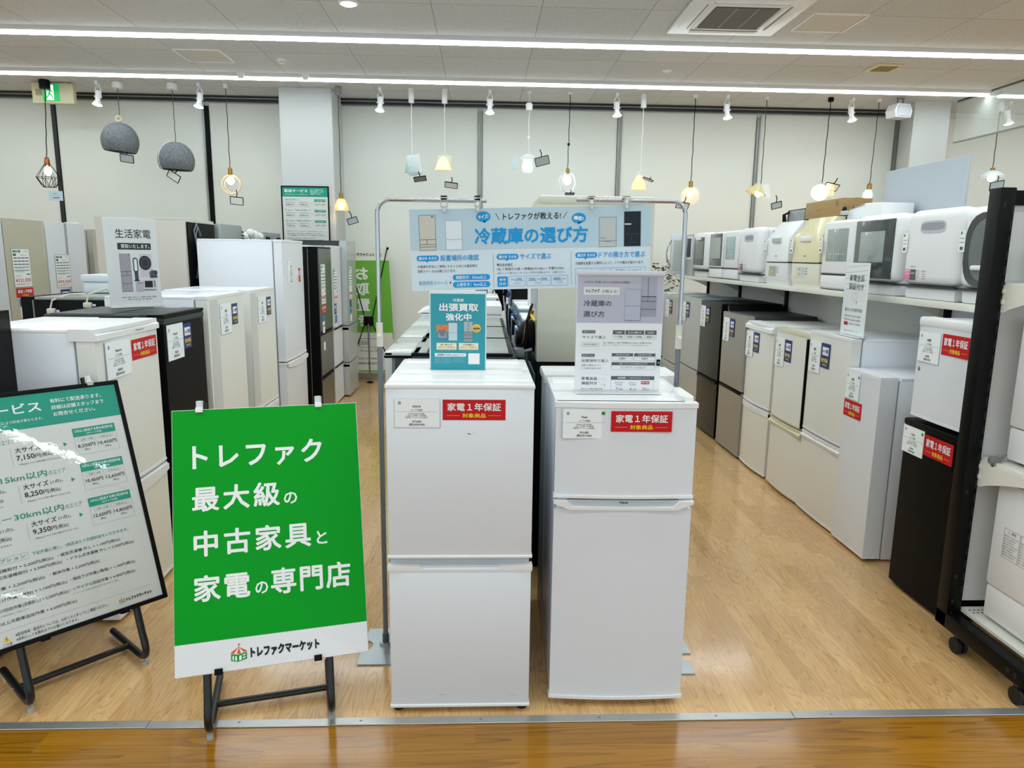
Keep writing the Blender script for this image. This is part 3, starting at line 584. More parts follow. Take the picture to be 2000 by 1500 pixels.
# ------------------------------------------------------------------ labels stuck on appliances (parts of the appliance)
def price_card(t, x, z, w, h, brand, price, y=0.0, tax=None, green=False, holder=True, lines=('2ドア冷蔵庫',)):
    """x,z = top left corner on a face looking to local -Y at depth y"""
    m = MB()
    if holder: m.box(x - 0.003, x + w + 0.003, y - 0.0035, y, z - h - 0.003, z + 0.003, mat('card_holder', 'c5d0d9', 0.25), 0.001, 1)
    m.box(x, x + w, y - 0.0042, y - 0.0005, z - h, z, CARD)
    m.frame(x, z, y - 0.0042, w / 1000, h / 640)
    m.oval(110, 92, 34, 34, DGR, 1); m.oval(110, 92, 24, 24, CARD, 2); m.poly([(95, 80), (125, 78), (122, 106), (98, 106)], DGR, 3)
    m.tl(brand, 490, 190, 66, K_, align='C', bold=0.012); m.tl(lines[0], 490, 268, 48, DGR, align='C')
    m.rect(40, 288, 950, 292, DGR, 1)
    for i, (a, b) in enumerate(((300, 660), (270, 700), (230, 740))):
        m.tl(('AQR 2023年製', '126L 冷蔵 冷凍室', '未使用アウトレット品 右開き')[i], (a + b) / 2, 346 + 42 * i, 38, DGR, w=b - a, align='C')
    m.tl(price, 490, 530, 62, K_, align='C', bold=0.01)
    m.tl('(税込' + (tax or price) + ')', 490, 598, 60, K_, align='C', bold=0.01)
    if green: m.rect(880, 50, 960, 120, ink('2f8f3a'), 1)
    return m.build('price_card', t)
def red_label(t, x, z, w, h, y=0.0):
    m = MB(); m.box(x, x + w, y - 0.0022, y, z - h, z, RED)
    m.frame(x, z, y - 0.0022, w / 700, h / 230)
    m.tfit('家電１年保証', 52, 36, 650, 126, W_, 0.022); m.tfit('対象商品', 218, 152, 480, 202, YEL, 0.02)
    m.rect(48, 176, 190, 180, ink('e8b48c'), 1); m.rect(506, 176, 645, 180, ink('e8b48c'), 1)
    return m.build('warranty_label', t)
def navy_label(t, x, z, w, h, y=0.0):
    m = MB(); m.box(x, x + w, y - 0.0022, y, z - h, z, NAVY)
    m.frame(x, z, y - 0.0022, w / 100, h / 170)
    m.rect(14, 26, 86, 82, W_, 1); m.tfit('6ヶ月間', 20, 40, 80, 68, NAVY, 0.02); m.tfit('動作保証', 12, 102, 88, 132, YEL, 0.02); m.tfit('対象商品', 24, 140, 76, 156, YEL)
    return m.build('warranty_label', t)
def spec_card(t, x, z, w, h, price, y=0.0, green=True):
    m = MB(); m.box(x - 0.004, x + w + 0.004, y - 0.004, y, z - h - 0.004, z + 0.004, mat('spec_frame', '7d968c', 0.3), 0.001, 1); m.box(x, x + w, y - 0.0048, y, z - h, z, CARD)
    m.frame(x, z, y - 0.0048, w / 240, h / 500); g = ink('3c6e55') if green else DGR; rd = ink('d04048')
    m.rect(12, 16, 118, 46, g, 1); m.tl('冷蔵庫', 26, 40, 24, W_); m.tl('中古品', 160, 38, 20, GRY); m.rect(12, 60, 52, 92, g, 1); m.tl('仕様表 Spec', 104, 88, 20, GRY)
    for r_ in range(5):
        v = 112 + r_ * 42
        if r_ < 3:
            for c_ in range(4): m.rect(12 + c_ * 55, v, 60 + c_ * 55, v + 13, DGR, 1)
        else: m.rect(12, v, 228, v + 8, g, 1); m.tl('冷凍 冷蔵 自動製氷', 16, v + 26, 16, GRY)
    m.rect(176, 330, 228, 344, g, 1); m.tl('税込価格', 20, 362, 18, GRY)
    m.tfit(price, 12, 388, 230, 446, rd, 0.01); m.tfit('税抜価格 本体', 20, 458, 210, 478, rd)
    return m.build('price_card', t)

# ------------------------------------------------------------------ refrigerators
def door_poly(W, t, bulge, r=0.012, n=8):
    n = n if bulge else 1
    """plan outline of a door: front at y=0 with a slight outward bulge, back at y=t"""
    pts = [(-W / 2, t)]
    for i in range(n + 1):
        u = -1 + 2 * i / n; pts.append((u * W / 2, bulge * u * u))
    return pts + [(W / 2, t)]
def fridge(label, x, y, rot, W, D, H, splits, body, front, name='refrigerator', cat='refrigerator', dt=0.06, bulge=0.0, cap=None, capo=0.004, gap=0.014,
           foot=0.008, grip=None, top=None, kick=None, group=None, z0=0.0, feet=True, hinge=None, backbits=False, topglass=False, lowfront=None, sidegap=0.004):
    """front face at local y=0 looking to -Y; splits = heights where one door ends and the next begins, bottom to top"""
    t = thing(name, label, cat, (x, y, z0), rot, group)
    m = MB(); m.box(-W / 2 + sidegap, W / 2 - sidegap, dt + 0.012, D, foot, H - 0.012, body, 0.008); m.build('cabinet', t)
    m = MB(); m.box(-W / 2 + 0.012, W / 2 - 0.012, dt - 0.004, dt + 0.014, foot + 0.02, H - 0.02, mat('door_gasket', '8d9396', 0.6)); m.build('gasket', t)
    tp = top or body
    m = MB()
    if topglass:
        m.box(-W / 2 + 0.002, W / 2 - 0.002, dt + 0.05, D - 0.01, H - 0.012, H, BLACKPL, 0.003); m.box(-W / 2 + 0.03, W / 2 - 0.012, dt + 0.16, D - 0.03, H - 0.002, H + 0.003, tp, 0.002)
        m.box(-W / 2 + 0.03, W / 2 - 0.012, dt + 0.07, dt + 0.15, H - 0.002, H + 0.002, GREYTOP, 0.002)
    else:
        m.box(-W / 2 + 0.004, W / 2 - 0.004, dt + 0.02, D - 0.004, H - 0.02, H, tp, 0.006)
        if hinge != 'none':
            m.box(-W / 2 + 0.012, W / 2 - 0.012, dt + 0.2, D - 0.03, H - 0.001, H + 0.004, tp, 0.003)
    m.build('top_plate', t)
    zs = [foot + 0.012] + list(splits) + [H]
    for i in range(len(zs) - 1):
        a = zs[i] + (gap / 2 if i else 0); b = zs[i + 1] - (gap / 2 if i < len(zs) - 2 else 0)
        fm = lowfront if (lowfront is not None and i == 0) else front
        m = MB(); m.prism(door_poly(W, dt, bulge), 2, a, b, fm, 0.0)
        if cap is not None:
            q = [(px * (1 + 2 * capo / W), py + (-capo if py < dt else 0)) for px, py in door_poly(W, dt, bulge)]
            m.prism(q, 2, b - 0.016, b + 0.0015, cap); m.prism(q, 2, a - 0.0012, a + 0.012, cap)
        d = m.build('door', t)
        last = i == len(zs) - 2
        if grip == 'lip' and not last:           # slanted grip on the top of lower doors
            m = MB(); m.prism([(-0.003, b - 0.05), (0.012, b - 0.012), (dt * 0.7, b - 0.012), (dt * 0.7, b + 0.004), (-0.008, b - 0.03)], 0, -W / 2 + 0.004, W / 2 - 0.004, cap or fm); m.build('door_grip', d)
        elif grip == 'band' and not last:
            m = MB(); m.prism([(px, py - 0.006) if py < dt else (px, py) for px, py in door_poly(W, dt, bulge)], 2, b - 0.045, b - 0.002, cap or GREYGRIP); m.build('door_grip', d)
        elif grip == 'smile' and not last:
            n = 12; pts = [(-W / 2 + 0.01, b - 0.004)] + [(-W / 2 + 0.01 + (W - 0.02) * k / n, b - 0.035 - 0.03 * sin(pi * k / n)) for k in range(n + 1)] + [(W / 2 - 0.01, b - 0.004)]
            m = MB(); m.prism(pts, 1, -0.008, 0.004, cap or fm); m.build('door_grip', d)
        elif grip == 'side':
            m = MB(); m.box(-W / 2 - 0.001, -W / 2 + 0.016, -0.006, 0.02, a + 0.03, b - 0.03, cap or GREYGRIP, 0.004); m.build('door_grip', d)
        elif grip == 'dark' and not last:
            m = MB(); m.box(-W / 2 + 0.005, W / 2 - 0.005, -0.002, 0.02, b - 0.022, b + 0.001, BLACKPL, 0.002); m.build('door_grip', d)
    if feet:
        for sx in (-1, 1):
            m = MB(); m.cyl((sx * (W / 2 - 0.05), 0.06, 0.0), (sx * (W / 2 - 0.05), 0.06, 0.014), 0.02, kick or DKSIDE, 16); m.cyl((sx * (W / 2 - 0.05), 0.06, 0.012), (sx * (W / 2 - 0.05), 0.06, foot + 0.02), 0.014, CHROME, 12); m.build('foot', t)
            m = MB(); m.cyl((sx * (W / 2 - 0.05), D - 0.08, 0.0), (sx * (W / 2 - 0.05), D - 0.08, foot + 0.02), 0.018, kick or DKSIDE, 12); m.build('foot', t)
    if hinge and hinge != 'none':
        m = MB(); m.box(W / 2 - 0.1 if hinge == 'r' else -W / 2 + 0.01, W / 2 - 0.01 if hinge == 'r' else -W / 2 + 0.1, 0.02, 0.16, H - 0.002, H + 0.016, WHITE2 if front in (WHITE, IVORY, WHITE2) else BLACKPL, 0.006); m.build('hinge_cover', t)
    if backbits:
        m = MB(); m.box(-W / 2 + 0.02, W / 2 - 0.02, D, D + 0.012, 0.2, H - 0.06, BACKBLUE); m.build('back_panel', t)
    return t

# --- the two fridges at the front
RA = 0.0
t = fridge('white two-door refrigerator at the front under the teal poster stand, price 20,900 yen', -0.079, 2.475, 0, 0.526, 0.62, 1.283, (), WHITE, WHITE, group=None, dt=0.055)
for o in list(t.children):
    if o.name.startswith(('door', 'gasket', 'top_plate', 'foot')): bpy.data.objects.remove(o)
W = 0.526
m = MB(); m.box(-W / 2 + 0.006, W / 2 - 0.006, 0.05, 0.062, 0.04, 1.27, mat('door_gasket', '8d9396', 0.6)); m.build('gasket', t)
m = MB(); m.box(-W / 2 - 0.002, W / 2 + 0.002, 0.066, 0.615, 1.262, 1.281, WHITE2, 0.006); m.box(-W / 2 + 0.016, W / 2 - 0.03, 0.2, 0.45, 1.279, 1.287, WHITE2, 0.004); m.box(-W / 2 + 0.016, W / 2 - 0.03, 0.47, 0.6, 1.279, 1.284, WHITE2, 0.003); m.build('top_plate', t)
m = MB(); m.box(-W / 2, W / 2, 0.0, 0.056, 0.634, 1.272, WHITE, 0.006); m.box(-W / 2 - 0.003, W / 2 + 0.003, -0.004, 0.06, 1.262, 1.28, WHITE2, 0.005); m.box(-W / 2 - 0.003, W / 2 + 0.003, -0.004, 0.058, 0.628, 0.639, WHITE2, 0.003)
m.frame(0, 1.107, -0.0002, 0.001); m.poly([(26, 4), (36, 6), (40, 9), (34, 9), (24, 6)], DGR, 1); m.poly([(44, 3), (52, 2), (50, 4)], GRY, 1); d = m.build('door', t)
m = MB(); m.box(-W / 2, W / 2, 0.0, 0.056, 0.03, 0.592, WHITE, 0.006); m.box(-W / 2 - 0.003, W / 2 + 0.003, -0.004, 0.058, 0.022, 0.034, WHITE2, 0.003)
m.frame(-0.08, 0.075, -0.0002, 0.001); m.rect(-2, 0, 20, 1, GRY); m.rect(20, 0, 21, 16, ink('c8c8ca')); m.rect(270, 4, 292, 5, ink('bcbcbe')); m.rect(292, 4, 293, 20, ink('c8c8ca')); d = m.build('door', t)
m = MB()
m.box(-W / 2 + 0.004, W / 2 - 0.008, 0.02, 0.056, 0.588, 0.626, GREYGRIP, 0.002)
m.prism([(-W / 2 - 0.004, 0.583), (-W / 2 - 0.004, 0.6), (-W / 2 + 0.11, 0.597), (-W / 2 + 0.13, 0.587), (W / 2 - 0.13, 0.587), (W / 2 - 0.11, 0.597), (W / 2 + 0.004, 0.6), (W / 2 + 0.004, 0.583)], 1, -0.006, 0.03, WHITE2)
m.box(-W / 2 - 0.003, W / 2 + 0.003, -0.003, 0.056, 0.573, 0.584, WHITE2, 0.003); m.build('door_grip', d)
for sx in (-1, 1):
    m = MB(); m.cyl((sx * 0.238, 0.035, 0.0), (sx * 0.238, 0.035, 0.011), 0.021, RUBBER, 20); m.cyl((sx * 0.238, 0.035, 0.01), (sx * 0.238, 0.035, 0.03), 0.016, CHROME, 16); m.build('foot', t)
    m = MB(); m.cyl((sx * 0.23, 0.56, 0.0), (sx * 0.23, 0.56, 0.04), 0.018, RUBBER, 12); m.build('foot', t)
price_card(t, -0.231, 1.228, 0.158, 0.103, 'AQUA', '¥19,000', 0.0, '¥20,900')
red_label(t, -0.062, 1.225, 0.223, 0.074)

t = fridge('white two-door refrigerator at the front right with a trapezoid grip, price 17,600 yen', 0.5245, 2.5, R(-1.2), 0.515, 0.56, 1.207, (), WHITE, WHITE, dt=0.05, hinge='none')
for o in list(t.children):
    if o.name.startswith(('door', 'gasket', 'foot', 'top_plate')): bpy.data.objects.remove(o)
W = 0.515
m = MB(); m.box(-W / 2 + 0.006, W / 2 - 0.006, 0.045, 0.064, 0.05, 1.19, mat('door_gasket', '8d9396', 0.6)); m.build('gasket', t)
m = MB(); m.box(-W / 2, W / 2, 0.03, 0.556, 1.19, 1.209, WHITE2, 0.006); m.box(-W / 2 + 0.02, W / 2 - 0.02, 0.4, 0.55, 1.207, 1.211, WHITE2, 0.002); m.build('top_plate', t)
m = MB(); m.prism([(W / 2 - 0.035, 0.24), (W / 2 - 0.055, 0.08), (W / 2 - 0.04, 0.03), (W / 2 - 0.012, 0.022), (W / 2 - 0.004, 0.06), (W / 2 - 0.008, 0.24)], 2, 1.207, 1.226, WHITE2, 0.0); m.build('hinge_cover', t)
pl = door_poly(W, 0.048, 0.014, n=14)
def capd(m, z0, z1, o=0.004): m.prism([(a * (1 + 2 * o / W), b - (o if b < 0.04 else 0)) for a, b in pl], 2, z0, z1, WHITE2)
m = MB(); m.prism(pl, 2, 0.853, 1.2, WHITE); capd(m, 1.191, 1.209); capd(m, 0.848, 0.858); m.build('door', t)
m = MB(); m.prism(pl, 2, 0.034, 0.806, WHITE); capd(m, 0.028, 0.04); m.box(-W / 2 + 0.01, W / 2 - 0.01, 0.02, 0.048, 0.804, 0.842, WHITE2); d = m.build('door', t)
m = MB()
m.prism([(-W / 2 - 0.003, 0.84), (-W / 2 + 0.05, 0.84), (-W / 2 + 0.072, 0.817), (W / 2 - 0.072, 0.817), (W / 2 - 0.05, 0.84), (W / 2 + 0.003, 0.84), (W / 2 + 0.003, 0.83), (W / 2 - 0.058, 0.806), (-W / 2 + 0.058, 0.806), (-W / 2 - 0.003, 0.83)], 1, -0.008, 0.03, WHITE2, 0.0)
m.prism([(-W / 2 + 0.05, 0.842), (W / 2 - 0.05, 0.842), (W / 2 - 0.072, 0.816), (-W / 2 + 0.072, 0.816)], 1, 0.003, 0.03, GREYGRIP)
m.frame(0, 0.8395, 0.003, 0.001); m.tfit('Haier', -14, 2, 20, 12, K_, 0.02, 1); m.build('door_grip', d)
for sx in (-1, 1):
    m = MB(); m.cyl((sx * 0.235, 0.06, 0.0), (sx * 0.235, 0.06, 0.05), 0.013, WHITE2, 14); m.build('foot', t)
    m = MB(); m.cyl((sx * 0.235, 0.5, 0.0), (sx * 0.235, 0.5, 0.05), 0.015, WHITE2, 12); m.build('foot', t)
price_card(t, -0.232, 1.185, 0.158, 0.108, 'Haier', '¥16,000', 0.006, '¥17,600', True)
red_label(t, -0.058, 1.18, 0.222, 0.076, -0.001)

# --- left row facing the aisle (+X)
LX = -1.69; GL = 'refrigerators in the left row'
RL = R(90)
t = fridge('black refrigerator mostly outside the frame at the far left, behind the white delivery board', -2.05, 2.95, RL, 0.44, 0.6, 1.47, (0.7,), BLACKPL, BLACKGLOSS, group=GL)
t = fridge('white refrigerator nearest in the left row, just behind the green sign and delivery board', LX, 3.47, RL, 0.6, 0.6, 1.385, (0.62,), WHITE, IVORY, group=GL, cap=WHITE2, bulge=0.01, dt=0.09, grip='smile', top=WHITE2, capo=0.003)
m = MB(); m.prism([(-0.003, 1.335), (-0.003, 1.36), (0.03, 1.387), (0.12, 1.387), (0.12, 1.335)], 0, -0.3045, 0.3045, WHITE2); m.frame(0.05, 1.356, -0.0035, 0.001); m.tfit('Panasonic', 0, 0, 80, 11, GRY, 0.01); m.build('door_cap', t)
price_card(t, -0.235, 1.32, 0.22, 0.17, 'Panasonic', '¥38,000', 0.002, '¥41,800'); red_label(t, 0.0, 1.305, 0.265, 0.1, 0.002)
t = fridge('black refrigerator carrying the white home appliance poster, second in the left row', LX, 4.1, RL, 0.54, 0.62, 1.395, (0.62,), BLACKPL, BLACKPL, group=GL, dt=0.08, top=DKSIDE, grip='band', cap=BLACKPL, hinge=None)
m = MB(); m.prism([(-0.004, 1.345), (-0.004, 1.37), (0.03, 1.397), (0.12, 1.397), (0.12, 1.345)], 0, -0.272, 0.272, DKSIDE); m.build('door_cap', t)
price_card(t, -0.24, 1.335, 0.2, 0.19, 'Panasonic', '¥35,000', -0.001, '¥38,500'); navy_label(t, -0.03, 1.325, 0.11, 0.14)
for yy, lb in ((4.78, 'navy-stickered white refrigerator right behind the black one in the left row'), (5.56, 'navy-stickered white refrigerator just in front of the tall white one in the left row')):
    t = fridge(lb, LX, yy, RL, 0.66 if yy < 5 else 0.6, 0.62, 1.455, (0.55,), WHITE, IVORY, group=GL, dt=0.07, cap=WHITE2, capo=0.002, grip='smile', hinge='none')
    m = MB(); m.box(-0.3, -0.27, 0.005, 0.075, 1.44, 1.452, DKSIDE); m.build('hinge_cover', t)
    m = MB(); m.prism([(-0.31, 0.6), (-0.29, 1.43), (-0.16, 1.43), (-0.16, 0.6)], 1, -0.0025, 0.002, mat('pale_side_band', 'cfd1cf', 0.3)); m.build('door_trim', t)
    price_card(t, -0.13, 1.4, 0.19, 0.2, '冷蔵庫', '¥25,000', -0.001, '¥27,500'); navy_label(t, 0.09, 1.385, 0.11, 0.14)
t = fridge('tall plain white refrigerator with a red sticker, standing above its neighbours in the left row', LX, 6.54, RL, 0.7, 0.72, 1.835, (0.79,), WHITE, WHITE, group=GL, dt=0.08, bulge=0.012, cap=WHITE2, grip='smile', hinge='none')
price_card(t, -0.22, 1.66, 0.19, 0.2, '冷蔵庫', '¥45,000', 0.006, '¥49,500'); red_label(t, 0.0, 1.59, 0.2, 0.125, 0.004)
t = fridge('dark mirror glass refrigerator with black edges in the left row', LX, 7.75, RL, 0.66, 0.66, 1.79, (0.43, 0.9), BLACKPL, BROWNGLASS, group=GL, dt=0.09, grip='dark', cap=BLACKPL, capo=0.001)
m = MB(); m.box(-0.335, -0.29, -0.004, 0.09, 0.04, 1.79, BLACKPL); m.build('door_edge', t)
spec_card(t, -0.2, 1.61, 0.2, 0.41, '¥64,800', 0.0, False); red_label(t, -0.2, 1.19, 0.21, 0.09)
m = MB(); m.frame(-0.18, 1.085, -0.001, 0.001); m.rect(0, 0, 110, 70, ink('2f6fc0'), 1); m.rect(0, 70, 110, 110, CARD, 1); m.rect(10, 122, 110, 200, CARD, 1); m.rect(20, 290, 110, 380, CARD, 1); m.build('info_sticker', t)
t = fridge('slim white refrigerator between the dark mirror one and the silver one in the left row', LX, 8.37, RL, 0.5, 0.66, 1.81, (0.45, 0.89), WHITE, WHITE, group=GL, dt=0.08, grip='dark', cap=WHITE2, capo=0.001)
spec_card(t, -0.2, 1.557, 0.2, 0.39, '¥52,800', 0.0, False); navy_label(t, -0.18, 1.16, 0.12, 0.12)
m = MB(); m.frame(-0.16, 0.97, -0.001, 0.001); m.rect(0, -60, 120, 30, ink('3d7fc4'), 1); m.rect(10, 40, 120, 80, CARD, 1); m.build('info_sticker', t)
t = fridge('silver grey refrigerator last in the left row, next to the green X banner', -1.62, 8.94, RL, 0.6, 0.66, 1.875, (0.42, 0.87), DKSIDE, SILVER, group=GL, dt=0.08, grip='band', cap=SILVER, capo=0.001, top=DKSIDE)
spec_card(t, -0.22, 1.57, 0.2, 0.385, '¥58,000', 0.0, False)
m = MB(); m.frame(-0.18, 1.17, -0.001, 0.001); m.rect(0, 0, 110, 90, NAVY, 1); m.rect(0, 110, 110, 160, ink('3d7fc4'), 1); m.rect(10, 180, 110, 260, CARD, 1); m.build('info_sticker', t)

# --- second left row, standing back to back with the first (fronts to -X)
GM = 'refrigerators seen from behind beyond the left row'
RB = R(-90)
t = fridge('black topped refrigerator with two white power plugs hanging over its back edge', -2.95, 5.0, RB, 0.62, 0.55, 1.43, (0.6,), BLACKPL, BLACKPL, group=GM, top=GREYTOP, feet=False)
for ux, uz in ((0.311, 1.36), (0.311, 1.4)):
    m = MB(); yy = 0.17 if uz < 1.38 else 0.4
    m.box(0.312, 0.345, yy, yy + 0.05, uz - 0.035, uz, mat('plug_grey', 'cfcbc2', 0.4), 0.008)
    for k in (0.012, 0.03): m.box(0.325, 0.329, yy + 0.05, yy + 0.075, uz - 0.012 - k * 0.4, uz - 0.006 - k * 0.4, CHROME)
    m.tube([(0.33, yy + 0.02, uz), (0.32, yy + 0.03, uz + 0.05), (0.25, yy + 0.1, uz + 0.085), (0.1, yy + 0.12, 1.436)], 0.006, mat('plug_grey', 'cfcbc2', 0.4), 6); m.build('power_plug', t)
t = fridge('tall warm grey refrigerator turned away, side towards the camera behind the appliance poster', -3.2, 6.48, RB, 0.69, 0.72, 2.0, (0.8,), GREYPANEL, GREYPANEL, group=GM, feet=False, dt=0.11, gap=0.02, hinge='none')
m = MB(); m.box(-0.3, 0.3, 0.721, 0.735, 1.35, 1.97, BLACKPL); m.tube([(0.1, 0.738, 1.9), (0.14, 0.743, 1.96), (0.2, 0.743, 1.9), (0.14, 0.743, 1.7), (0.06, 0.743, 1.55)], 0.008, GREYPOLE, 6); m.tube([(0.08, 0.75, 1.86), (0.12, 0.743, 1.94), (0.17, 0.743, 1.86), (0.12, 0.743, 1.66), (0.2, 0.743, 1.5)], 0.008, GREYPOLE, 6); m.box(-0.3, 0.3, 0.722, 0.73, 0.2, 1.33, BACKBLUE); m.build('back_panel', t)
for yy, z, lb, kk in ((7.15, 2.0, 'refrigerator back with a ribbed grey sheet metal unit on top, beyond the white row', 0), (7.82, 1.97, 'refrigerator back with lumpy white foam on top, beyond the white row', 1), (8.5, 1.96, 'refrigerator back with grey panel and two black vents, beyond the tall white fridge', 2)):
    t = fridge(lb, -3.15, yy, RB, 0.64, 0.66, z - 0.02, (0.8,), GREYPANEL, GREYPANEL, group=GM, feet=False)
    m = MB()
    if kk == 0:
        m.box(-0.3, 0.3, 0.66, 0.72, 1.4, z - 0.01, mat('sheet_metal', '9ba3a2', 0.4, metal=0.4), 0.02)
        for i in range(7): m.box(-0.31, -0.27, 0.69, 0.73, 1.72 + i * 0.033, 1.735 + i * 0.033, DKSIDE)
    elif kk == 1:
        random.seed(3)
        fo = mat('white_foam', 'e6e7e4', 0.9, bump=0.5, bscale=40)
        m.box(-0.3, 0.3, 0.66, 0.71, 1.5, z - 0.08, mat('sheet_metal', '9ba3a2', 0.4, metal=0.4), 0.01)
        for i in range(16): m.sphere((-0.28 + 0.037 * i, 0.7 + random.uniform(-0.02, 0.02), z - 0.06 + random.uniform(-0.05, 0.02) - (0.09 if i % 5 else 0)), random.uniform(0.035, 0.06), fo, 10, 7)
    else:
        m.box(-0.31, 0.31, 0.66, 0.72, 1.4, z - 0.01, mat('sheet_grey', '8b9192', 0.4, metal=0.3), 0.01); m.box(0.15, 0.28, 0.715, 0.73, 1.78, 1.9, BLACKPL); m.box(-0.28, -0.15, 0.715, 0.73, 1.76, 1.9, BLACKPL); m.box(-0.12, 0.12, 0.715, 0.735, 1.78, 1.88, mat('sheet_metal', '9ba3a2', 0.4, metal=0.4), 0.02)
    m.build('back_panel', t)
t = thing('storage_box', 'small pale blue-white box with lid on a refrigerator top beside the appliance poster', 'box', (-2.62, 5.15, 1.438))
m = MB(); m.box(-0.13, 0.13, -0.1, 0.12, 0, 0.075, BLUEWHITE, 0.008); m.build('body', t); m = MB(); m.box(-0.14, 0.14, -0.11, 0.13, 0.075, 0.125, BLUEWHITE, 0.01); m.build('lid', t)

# --- third left row along the far left, facing the aisle
GN = 'tall refrigerators at the far left'
t = fridge('pale blue-white tall refrigerator cut off by the left picture edge', -4.6, 6.81, RL, 0.66, 0.66, 2.0, (0.8,), BLUEWHITE, BLUEWHITE, group=GN, hinge='none')
t = fridge('beige glass tall refrigerator at the far left, price 121,000 yen', -4.6, 7.48, RL, 0.65, 0.66, 2.02, (0.75,), GREYPANEL, BEIGEGLASS, group=GN, dt=0.08, grip=None, hinge='none')
m = MB(); m.box(0.285, 0.307, -0.004, 0.0, 1.6, 2.0, mat('beige_edge', 'cbc8b6', 0.2)); m.frame(-0.24, 1.985, -0.001, 0.001); m.rect(0, 2, 60, 9, mat('beige_edge', 'cbc8b6', 0.2)); m.build('door_trim', t)
spec_card(t, -0.235, 1.73, 0.265, 0.37, '¥121,000'); red_label(t, -0.225, 1.345, 0.27, 0.09)
m = MB(); m.frame(-0.19, 1.24, -0.001, 0.0014); m.rect(0, 0, 90, 55, ink('2f6fc0'), 1); m.rect(0, 55, 90, 130, CARD, 1); m.rect(10, 150, 120, 250, CARD, 1); m.tl('冷蔵庫', 22, 215, 34, K_); m.build('info_sticker', t)
t = fridge('white tall refrigerator with two upper doors at the far left, price 93,500 yen', -4.6, 8.2, RL, 0.74, 0.66, 2.02, (0.75,), BACKBLUE, WHITE, group=GN, dt=0.08, hinge='r')
m = MB(); m.box(-0.022, 0.022, -0.002, 0.01, 0.76, 2.015, mat('door_gap_grey', '9fa6ab', 0.3)); m.build('door_gap', t)
spec_card(t, -0.25, 1.67, 0.26, 0.345, '¥93,500'); navy_label(t, -0.2, 1.3, 0.17, 0.16)
t = fridge('grey beige tall refrigerator just past the white two-door one at the far left', -4.66, 9.2, RL, 0.7, 0.66, 1.97, (0.8,), GREYPANEL, GREYPANEL, group=GN, hinge='none')

# --- centre double row behind the two front fridges
GC = 'refrigerators in the centre double row'
for i, yy in enumerate((3.42, 4.03, 4.64)):
    t = fridge(('frosted glass-door refrigerator right behind the teal poster, nearest of its row', 'frosted glass-door refrigerator second behind the teal poster, with a pale sheet on top', 'frosted glass-door refrigerator third behind the teal poster')[i], -0.43, yy, RB, 0.59, 0.575, 1.3, (0.35, 0.7), DKSIDE, GLASSTOP, group=GC, dt=0.03, top=GREYTOP, topglass=True, backbits=True, capo=0.0)
    m = MB(); m.box(-0.295, 0.295, -0.004, 0.115, 1.288, 1.303, GLASSTOP, 0.003); m.box(-0.296, 0.296, -0.004, 0.116, 1.278, 1.289, BLACKPL); m.frame(0, 0, 0, 1); m.build('door_cap', t)
    m = MB(); m.box(-0.29, -0.1, 0.122, 0.146, 1.288, 1.302, BLACKPL, 0.002); m.box(0.1, 0.29, 0.122, 0.146, 1.288, 1.302, BLACKPL, 0.002); m.build('hinge_cover', t)
t = fridge('white refrigerator with a rounded white lid, fourth behind the teal poster', -0.43, 5.27, RB, 0.6, 0.57, 1.33, (0.6,), WHITE, WHITE, group=GC, hinge='none', backbits=True)
m = MB(); n = 10; m.prism([(-0.03, 1.325)] + [(-0.03 + 0.22 * i / n, 1.325 + 0.055 * sin(pi / 2 * i / n)) for i in range(1, n + 1)] + [(0.56, 1.38), (0.56, 1.325)], 0, -0.3, 0.3, WHITE2); m.build('lid', t)
t = fridge('dark glass-top refrigerator fifth behind the teal poster', -0.43, 5.9, RB, 0.59, 0.57, 1.36, (0.6,), DKSIDE, GLASSTOP, group=GC, top=GREYTOP, topglass=True, backbits=True)
t = fridge('plain white refrigerator sixth behind the teal poster', -0.43, 6.55, RB, 0.6, 0.57, 1.37, (0.6,), WHITE, WHITE, group=GC, backbits=True, hinge='none')
t = thing('countertop_appliance', 'small white appliance with ribbed grey back standing at the far end of the centre row', 'appliance', (-0.17, 7.0, 0))
m = MB(); m.box(-0.3, 0.22, -0.15, 0.3, 0.0, 1.34, WHITE, 0.01); m.build('base_cabinet', t); m = MB(); m.box(-0.28, 0.24, -0.13, 0.27, 1.342, 1.545, WHITE2, 0.03); m.box(-0.29, 0.25, -0.14, 0.28, 1.5, 1.55, WHITE2, 0.015); m.build('body', t)
m = MB()
for i in range(6): m.box(0.1 + i * 0.02, 0.112 + i * 0.02, -0.138, -0.128, 1.37, 1.48, DKSIDE)
m.tube([(0.25, 0, 1.5), (0.29, 0, 1.44), (0.26, 0, 1.36)], 0.008, GREYPOLE, 6); m.build('vent', t)

GR = 'refrigerators in the centre double row'; RX = 0.885
t = fridge('slim short blue-white refrigerator right behind the front right fridge, lid overhanging', RX, 3.26, RL, 0.26, 0.6, 1.205, (0.5,), BLUEWHITE, WHITE, group=GR, top=WHITE2, backbits=False, hinge='none')
m = MB(); m.box(-0.134, 0.134, 0.05, 0.61, 1.165, 1.208, WHITE2, 0.01); m.build('lid', t)
t = fridge('black refrigerator under the stacked cream refrigerator', RX, 4.03, RL, 0.56, 0.6, 1.165, (0.5,), BLACKPL, BLACKPL, group=GR, hinge='none')
m = MB(); m.box(-0.24, 0.24, 0.601, 0.61, 0.2, 1.1, BACKBLUE); m.build('back_panel', t)
t = fridge('cream refrigerator stacked on a black one in the centre, its side towards the camera', RX, 4.02, RL, 0.54, 0.6, 0.85, (0.3,), CREAM, CREAM, group=GR, z0=1.17, feet=False, foot=0.0, hinge='none')
